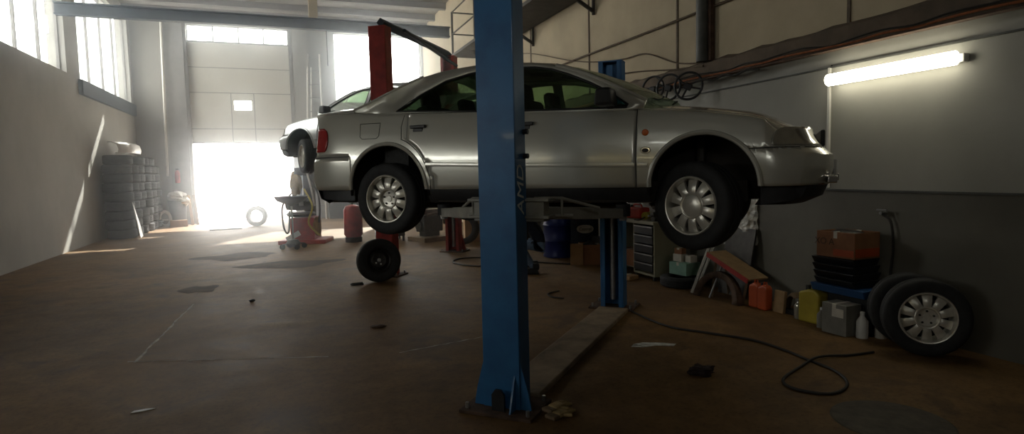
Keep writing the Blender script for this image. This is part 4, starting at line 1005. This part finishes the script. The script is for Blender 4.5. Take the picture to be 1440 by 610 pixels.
o = empty('arch_guard', (5.06, 4.93, 0), 'curved tan plastic guard on the floor between wood block and yellow canister', 'guard')
m_ = MB(); rows = []
for k in range(13):
    a = math.pi*k/12; rows.append([(-.04, .11*math.cos(a), .21*math.sin(a)), (.0, .13*math.cos(a), .24*math.sin(a)), (.08, .13*math.cos(a), .24*math.sin(a))])
m_.grid(rows); q = m_.build('shell', M['oldwood'], o, smooth=True); so = q.modifiers.new('solid', 'SOLIDIFY'); so.thickness = .01
MB().b2(-.03, .07, -.10, .10, 0, .05).build('base', M['steel_dark'], o)
o = empty('glass_jar', (4.98, 4.79, 0), 'small glass jar left of the yellow canister', 'jar'); MB().lathe([(0, 0), (.04, 0), (.042, .13), (.03, .16), (.026, .18), (0, .18)], None, 20).build('body', M['lamp_lens'], o, smooth=True); MB().cyl((0, 0, .18), (0, 0, .205), .03, 16).build('lid', M['steel'], o)
canister('canister', (5.02, 4.62, 0), (.24, .19, .38), R(-85), 'yellow', 'big yellow canister on the floor before the blue tray')
# piled crates
o = empty('crate', (5.18, 4.22, .0), 'black plastic crate against the wall under the tray pile', 'crate')
m_ = MB(); m_.b2(-.16, .16, -.24, .24, 0, .03)
for x_ in (-.16, .148): m_.b2(x_, x_+.012, -.24, .24, 0, .34)
for y in (-.24, .228): m_.b2(-.148, .148, y, y+.012, 0, .34)
m_.build('body', M['drawer'], o)
m_ = MB()
for z in (.08, .16, .24):
    for s in range(-4, 5): m_.b2(-.163, -.158, s*.05-.014, s*.05+.014, z-.02, z+.02)
m_.build('slots', M['black_plastic'], o)
o = tag(MB().prism([(-.16, 0), (.16, 0), (.19, .08), (-.19, .08)], -.30, 'y', .60).build('tray', M['blue_tray'], bevel=.008), 'blue plastic tray on the black crate at the right wall', 'tray'); o.location = (5.14, 4.32, .342)
zt = .425
TL = ['lowest dark tray in the pile on the blue tray', 'second dark tray in the pile on the blue tray', 'third dark tray in the pile on the blue tray', 'uppermost dark tray under the open cardboard box']
ft = None
for k in range(4):
    if ft is None: ft = MB().prism([(-.145, 0), (.145, 0), (.185, .058), (.185, .066), (-.185, .066), (-.185, .058)], -.23, 'y', .46).build('tray', M['drawer'], bevel=.004); o = ft
    else: o = ft.copy(); C.objects.link(o)
    o.location = (5.13, 4.34+.01*k, zt+k*.068); o.rotation_euler = (0, 0, random.uniform(-.05, .05)); tag(o, TL[k], 'tray', 'dark plastic trays piled at the right wall')
o = carton('cardboard_box', (5.13, 4.34, zt+.275), (.34, .42, .25), .03, M['card_brown'], 'open brown cardboard box topmost on the tray pile by the wall', open_top=True)
m_ = MB(); m_.b2(-.172, -.1705, -.2, .02, .02, .085); m_.build('orange_print', M['orange'], o); m_ = MB(); m_.b2(-.16, .16, -.2125, -.2105, .02, .10); m_.build('orange_print', M['orange'], o)
blob('filling', .13, M['steel_dark'], o, (0, .02, .20), 8, (1, 1.3, .5))
lettering('XO A', .09, 'lettering', o, mk((-.1725, .12, .15), (0, -1, 0), (0, 0, 1), (-1, 0, 0)), M['rust'], .0004)
o = carton('carton', (4.90, 4.20, 0), (.20, .26, .29), .05, M['grey_box'], 'grey carton with white label on the floor before the black crate')
MB().b2(-.103, -.1005, -.10, .02, .17, .25).build('label_sticker', M['paper'], o)
def bottle(loc, h, r, ma, label, capm='white'):
    o_ = empty('bottle', loc, label, 'bottle'); MB().lathe([(0, 0), (r, 0), (r*1.02, h*.1), (r, h*.65), (r*.45, h*.82), (r*.38, h*.9), (0, h*.9)], None, 20).build('body', M[ma], o_, smooth=True); MB().cyl((0, 0, h*.88), (0, 0, h), r*.42, 12).build('cap', M[capm], o_); return o_
bottle((4.90, 4.42, 0), .2, .045, 'grey_box', 'small grey bottle between yellow canister and grey carton')
bottle((4.93, 4.00, 0), .24, .05, 'white', 'white bottle standing right of the grey carton')
bottle((5.08, 3.93, 0), .30, .05, 'paper', 'tall pale bottle behind the white one beside the grey carton')
# hose on the wall
cable('air_hose', [(5.34, 4.15, 1.12), (5.33, 4.05, 1.05), (5.33, 4.02, .8), (5.33, 4.04, .5), (5.33, 3.98, .2), (5.33, 3.9, .04)], .012, M['cable'], 'black hose hanging down the wall right of the tray pile', 'hose')
o = empty('wall_tap', (5.34, 4.12, 1.13), 'small steel valve on the wall above the hanging hose', 'valve'); MB().cyl((.02, 0, 0), (-.06, 0, 0), .015, 10).build('pipe', M['steel'], o); MB().box((-.04, 0, .03), (.02, .1, .012)).build('lever', M['steel'], o)
# wheels at the right frame edge
def alloy_wheel(loc, tilt, rz, label):
    o_ = empty('wheel', loc, label, 'wheel'); o_.rotation_euler = (tilt, 0, rz); wheel_parts(o_, cap=False); return o_
alloy_wheel((4.93, 3.42, .325), R(-4), R(-42), 'alloy wheel with tyre standing on the floor at the right edge')
o = MB().lathe(tyre_mesh(.317, .2, .2), AX, 56, closed=True).build('tyre', M['rubber'], smooth=True); o.location = (5.10, 3.68, .320); o.rotation_euler = (R(-5), 0, R(-42)); tag(o, 'black tyre standing right behind the alloy wheel at the right edge', 'tyre')

# steering wheels hung on the ledge
SW = [((5.08, 7.59, 2.75), 'farthest of three steering wheels hanging under the brown ledge'), ((5.08, 7.205, 2.72), 'middle one of three steering wheels hanging under the brown ledge'), ((5.08, 6.763, 2.68), 'nearest of three steering wheels hanging under the brown ledge')]
sw = None
for i, (p, lb) in enumerate(SW):
    if sw is None:
        o = empty('steering_wheel', p, lb, 'steering wheel', 0, 'steering wheels hung on the right wall')
        MB().tube([(0, .18*math.cos(a), .18*math.sin(a)) for a in [2*math.pi*k/36 for k in range(36)]], .016, 10, closed=True).build('rim', M['black_plastic'], o, smooth=True)
        MB().box((.0, 0, -.01), (.05, .10, .09)).build('hub', M['black_plastic'], o, bevel=.015)
        for a in (R(10), R(170), R(-90)): MB().tube([(.0, .04*math.cos(a), .04*math.sin(a)-.01), (.0, .175*math.cos(a), .175*math.sin(a))], .013, 6).build('spoke', M['black_plastic'], o)
        MB().tube([(.0, 0, .17), (.06, 0, .19), (.20, .02, .16)], .008, 6).build('hook', M['chrome'], o)
        sw = o
    else:
        o = copy_tree(sw); o.location = p; o['label'] = lb
    o.rotation_euler = (R((0, 12, 28)[i]), R(6), R((22, 26, 40)[i]))

# ------------------------------------------------------------------ things and marks on the floor
def floor_hose(name, pts, r, ma, label): return tag(MB().tube(curve_pts([(x_, y, r+.001+(z if z else 0)) for x_, y, z in pts], 10), r, 8).build(name, M[ma], smooth=True), label, 'hose')
floor_hose('air_hose', [(3.75, 6.5, 0), (3.6, 5.9, 0), (3.55, 5.1, 0), (3.75, 4.7, 0), (3.96, 4.32, 0), (3.98, 3.95, 0), (3.95, 3.72, 0), (3.92, 3.42, 0), (3.80, 3.2, 0), (3.62, 3.08, 0), (3.45, 3.08, 0), (3.34, 3.25, 0), (3.42, 3.42, 0), (3.75, 3.58, 0), (4.05, 3.68, .012), (4.35, 3.64, 0), (4.60, 3.62, 0)], .011, 'cable', 'black hose looping across the floor from the far blue column to the right wheel')
floor_hose('air_hose', [(3.3, 9.8, 0), (3.0, 9.75, 0), (2.75, 10.3, 0), (3.0, 10.75, 0), (3.5, 10.6, 0), (4.0, 9.75, 0), (4.5, 9.2, 0), (5.0, 9.0, 0)], .012, 'cable', 'dark hose coiled on the floor between the red and blue lifts')
floor_hose('air_hose', [(3.2, 6.75, 0), (3.1, 6.9, 0), (3.15, 7.1, 0), (3.35, 7.2, 0)], .010, 'cable', 'short bit of hose on the floor left of the far blue column')
o = empty('work_gloves', (1.62, 3.50, 0), 'pair of tan work gloves lying by the near column foot', 'gloves', R(25))
for s, off in ((0, (0, 0, 0)), (1, (.05, .07, .012))):
    m_ = MB(); m_.box((off[0], off[1], .02+off[2]), (.10, .085, .032)); pm = m_.build('glove', M['leather'], o, bevel=.014)
    for k in range(4): MB().tube([(off[0]+.045, off[1]-.032+k*.021, .02+off[2]), (off[0]+.095+.01*(k in (1, 2)), off[1]-.034+k*.023, .016+off[2]), (off[0]+.115, off[1]-.034+k*.023, .012+off[2])], [.012, .011, .009], 8).build('finger', M['leather'], pm, smooth=True)
    MB().tube([(off[0]-.01, off[1]-.04, .02+off[2]), (off[0]+.03, off[1]-.075, .016+off[2])], .012, 8).build('thumb', M['leather'], pm, smooth=True)
    MB().box((off[0]-.075, off[1], .018+off[2]), (.06, .09, .026)).build('cuff', M['oldwood'], pm, bevel=.01)
o = blob('rag', .085, M['rag'], None, (0, 0, .03), 21, (1.2, 1, .38), .35); o.location = (2.96, 3.78, .0); tag(o, 'crumpled dark rag on the floor right of the lift strip', 'rag')
m_ = MB()
pl = [(-.18, -.05), (-.08, -.07), (.05, -.03), (.2, -.06), (.24, .0), (.12, .05), (-.05, .07), (-.14, .03)]
def flat(name, pts, loc, rz, ma, label, cat, h=.004):
    o_ = MB().prism(pts, 0, 'z', h).build(name, ma); o_.location = loc; o_.rotation_euler = (0, 0, rz); return tag(o_, label, cat)
flat('plastic_scrap', pl, (3.05, 4.62, .001), R(-20), M['film'], 'torn clear plastic scrap on the floor right of the lift strip', 'scrap')
flat('paper_scrap', [(-.06, -.015), (.02, -.02), (.09, 0), (.03, .02), (-.04, .02)], (-1.0, 4.74, .001), .1, M['white'], 'white paper scrap on the floor in the lower left corner', 'scrap')
blob('pebble', .03, M['black_plastic'], None, (0, 0, .015), 31, (1.2, 1, .5)).location = (-.45, 8.4, 0)
for o in bpy.data.objects:
    if o.name == 'pebble': tag(o, 'small black lump on the open floor left of the black wheel', 'lump')
o = blob('dirt_lump', .05, M['rust'], None, (0, 0, .01), 32, (1.6, 1, .3)); o.location = (.86, 6.36, 0); tag(o, 'small brown dirt lump on the floor left of the near blue column', 'dirt')
# inspection cover bottom right, worn paint lines, oil stains
mt = mat('worn line', (.60, .54, .44), .8, 0, .3, 10); mo = mat('oil stain', (.085, .048, .02), .8, 0, .3, 4); mc = mat('iron cover', (.10, .08, .055), .6, .3, .3, 9, bump=.3)
o = MB().lathe([(0, .006), (.30, .006), (.33, .004), (.34, .0), (0, 0)], None, 48).build('manhole_cover', mc, smooth=False); o.location = (3.47, 2.60, .0005); tag(o, 'round iron cover set in the floor at lower right', 'manhole cover')
def line(p, q, w, label):
    p, q = Vector((*p, 0)), Vector((*q, 0)); d = (q-p).normalized(); n_ = Vector((-d.y, d.x, 0)); m_ = MB(); k = 24; rows = []
    for i in range(k+1):
        c = p.lerp(q, i/k)+n_*random.uniform(-.008, .008); ww = w*random.uniform(.25, 1); rows.append([c-n_*ww/2+Vector((0, 0, .0015)), c+n_*ww/2+Vector((0, 0, .0015))])
    m_.grid(rows); o_ = m_.build('floor_line', mt); o_['kind'] = 'structure'; return o_
line((-1.30, 6.05), (-1.15, 8.6), .035, ''); line((-1.36, 6.1), (.3, 5.5), .025, ''); line((.9, 5.35), (2.1, 5.6), .02, '')
for (x_, y, a, b_) in ((-.95, 13.4, .75, .55), (.05, 11.7, .9, .45), (-1.2, 9.7, .25, .3)):
    pts = [(a*math.cos(t)*(1+.22*math.sin(3*t+x_)), b_*math.sin(t)*(1+.25*math.cos(4*t+y))) for t in [2*math.pi*k/28 for k in range(28)]]
    o = MB().prism(pts, 0, 'z', .001).build('oil_stain', mo); o.location = (x_, y, .0004); o['kind'] = 'structure'

# ------------------------------------------------------------------ haze, light, camera
HAZE = .021
if HAZE:
    hz = MB().b2(XL-.2, XR+.2, 9.5, YB+.2, -.1, ZC+.1)  # scattering volume added to imitate lens glare around the bright openings
    mv = bpy.data.materials.new('glare haze'); mv.use_nodes = True; nt = mv.node_tree; nt.nodes.clear()
    out = nt.nodes.new('ShaderNodeOutputMaterial'); vs_ = nt.nodes.new('ShaderNodeVolumeScatter'); vs_.inputs['Density'].default_value = HAZE; vs_.inputs['Anisotropy'].default_value = .92
    vs_.inputs['Color'].default_value = (.90, .95, 1, 1); nt.links.new(vs_.outputs[0], out.inputs['Volume'])
    tag(hz.build('haze', mv), 'thin glare haze standing in for lens glare at the gate and windows', 'haze', None, 'stuff')

w = bpy.data.worlds.new('sky'); sc.world = w; w.use_nodes = True; nt = w.node_tree
bg = nt.nodes['Background']; bg.inputs[0].default_value = (1, .965, .90, 1); bg.inputs[1].default_value = 12.0

def portal(loc, rot, sx, sy):
    l = bpy.data.lights.new('window_portal', 'AREA'); l.shape = 'RECTANGLE'; l.size = sx; l.size_y = sy; l.cycles.is_portal = True
    o_ = bpy.data.objects.new('window_portal', l); C.objects.link(o_); o_.location = loc; o_.rotation_euler = rot
portal(((DX0+DX1)/2, YB+.2, 1.42), (R(-90), 0, 0), DX1-DX0, 2.84)
portal((3.65, YB+.25, 5.65), (R(-90), 0, 0), 3.3, 2.6)
portal(((DX0+DX1)/2, YB+.25, 6.68), (R(-90), 0, 0), DX1-DX0, .6)
for (a0, a1, z0, z1) in left_wins: portal((XL-.25, (a0+a1)/2, (z0+z1)/2), (R(90), 0, R(-90)), a1-a0, z1-z0)
portal((-2.6, YN-.25, 4.6), (R(90), 0, 0), 2.0, .8)

sl = bpy.data.lights.new('sun', 'SUN'); sl.energy = 22; sl.angle = R(.6); sl.color = (1, .96, .88)
so_ = bpy.data.objects.new('sun', sl); C.objects.link(so_); so_.rotation_euler = Vector((-.33, -.72, -.60)).to_track_quat('-Z', 'Y').to_euler()
cam = bpy.data.cameras.new('camera'); co = bpy.data.objects.new('camera', cam); C.objects.link(co); sc.camera = co
cam.sensor_width = 36; cam.lens = 850/1440*36; cam.clip_start = .05; cam.clip_end = 300
yaw, p, r = R(20.6), R(4.3), .022
F = Vector((math.sin(yaw)*math.cos(p), math.cos(yaw)*math.cos(p), -math.sin(p))); R0 = Vector((math.cos(yaw), -math.sin(yaw), 0)); U0 = R0.cross(F)
Rr = R0*math.cos(r)-U0*math.sin(r); Ur = U0*math.cos(r)+R0*math.sin(r)
co.matrix_world = Matrix.Translation((0, 0, 1.6)) @ Matrix((Rr, Ur, -F)).transposed().to_4x4()

sc.view_settings.view_transform = 'Standard'; sc.view_settings.look = 'None'; sc.view_settings.gamma = 1; sc.view_settings.exposure = -.12
sc.view_settings.use_curve_mapping = False
sc.cycles.max_bounces = 8; sc.cycles.diffuse_bounces = 5; sc.cycles.glossy_bounces = 4; sc.cycles.transparent_max_bounces = 16; sc.cycles.volume_bounces = 1
sc.cycles.use_denoising = True; sc.cycles.sample_clamp_indirect = 8; sc.cycles.caustics_reflective = False; sc.cycles.caustics_refractive = False
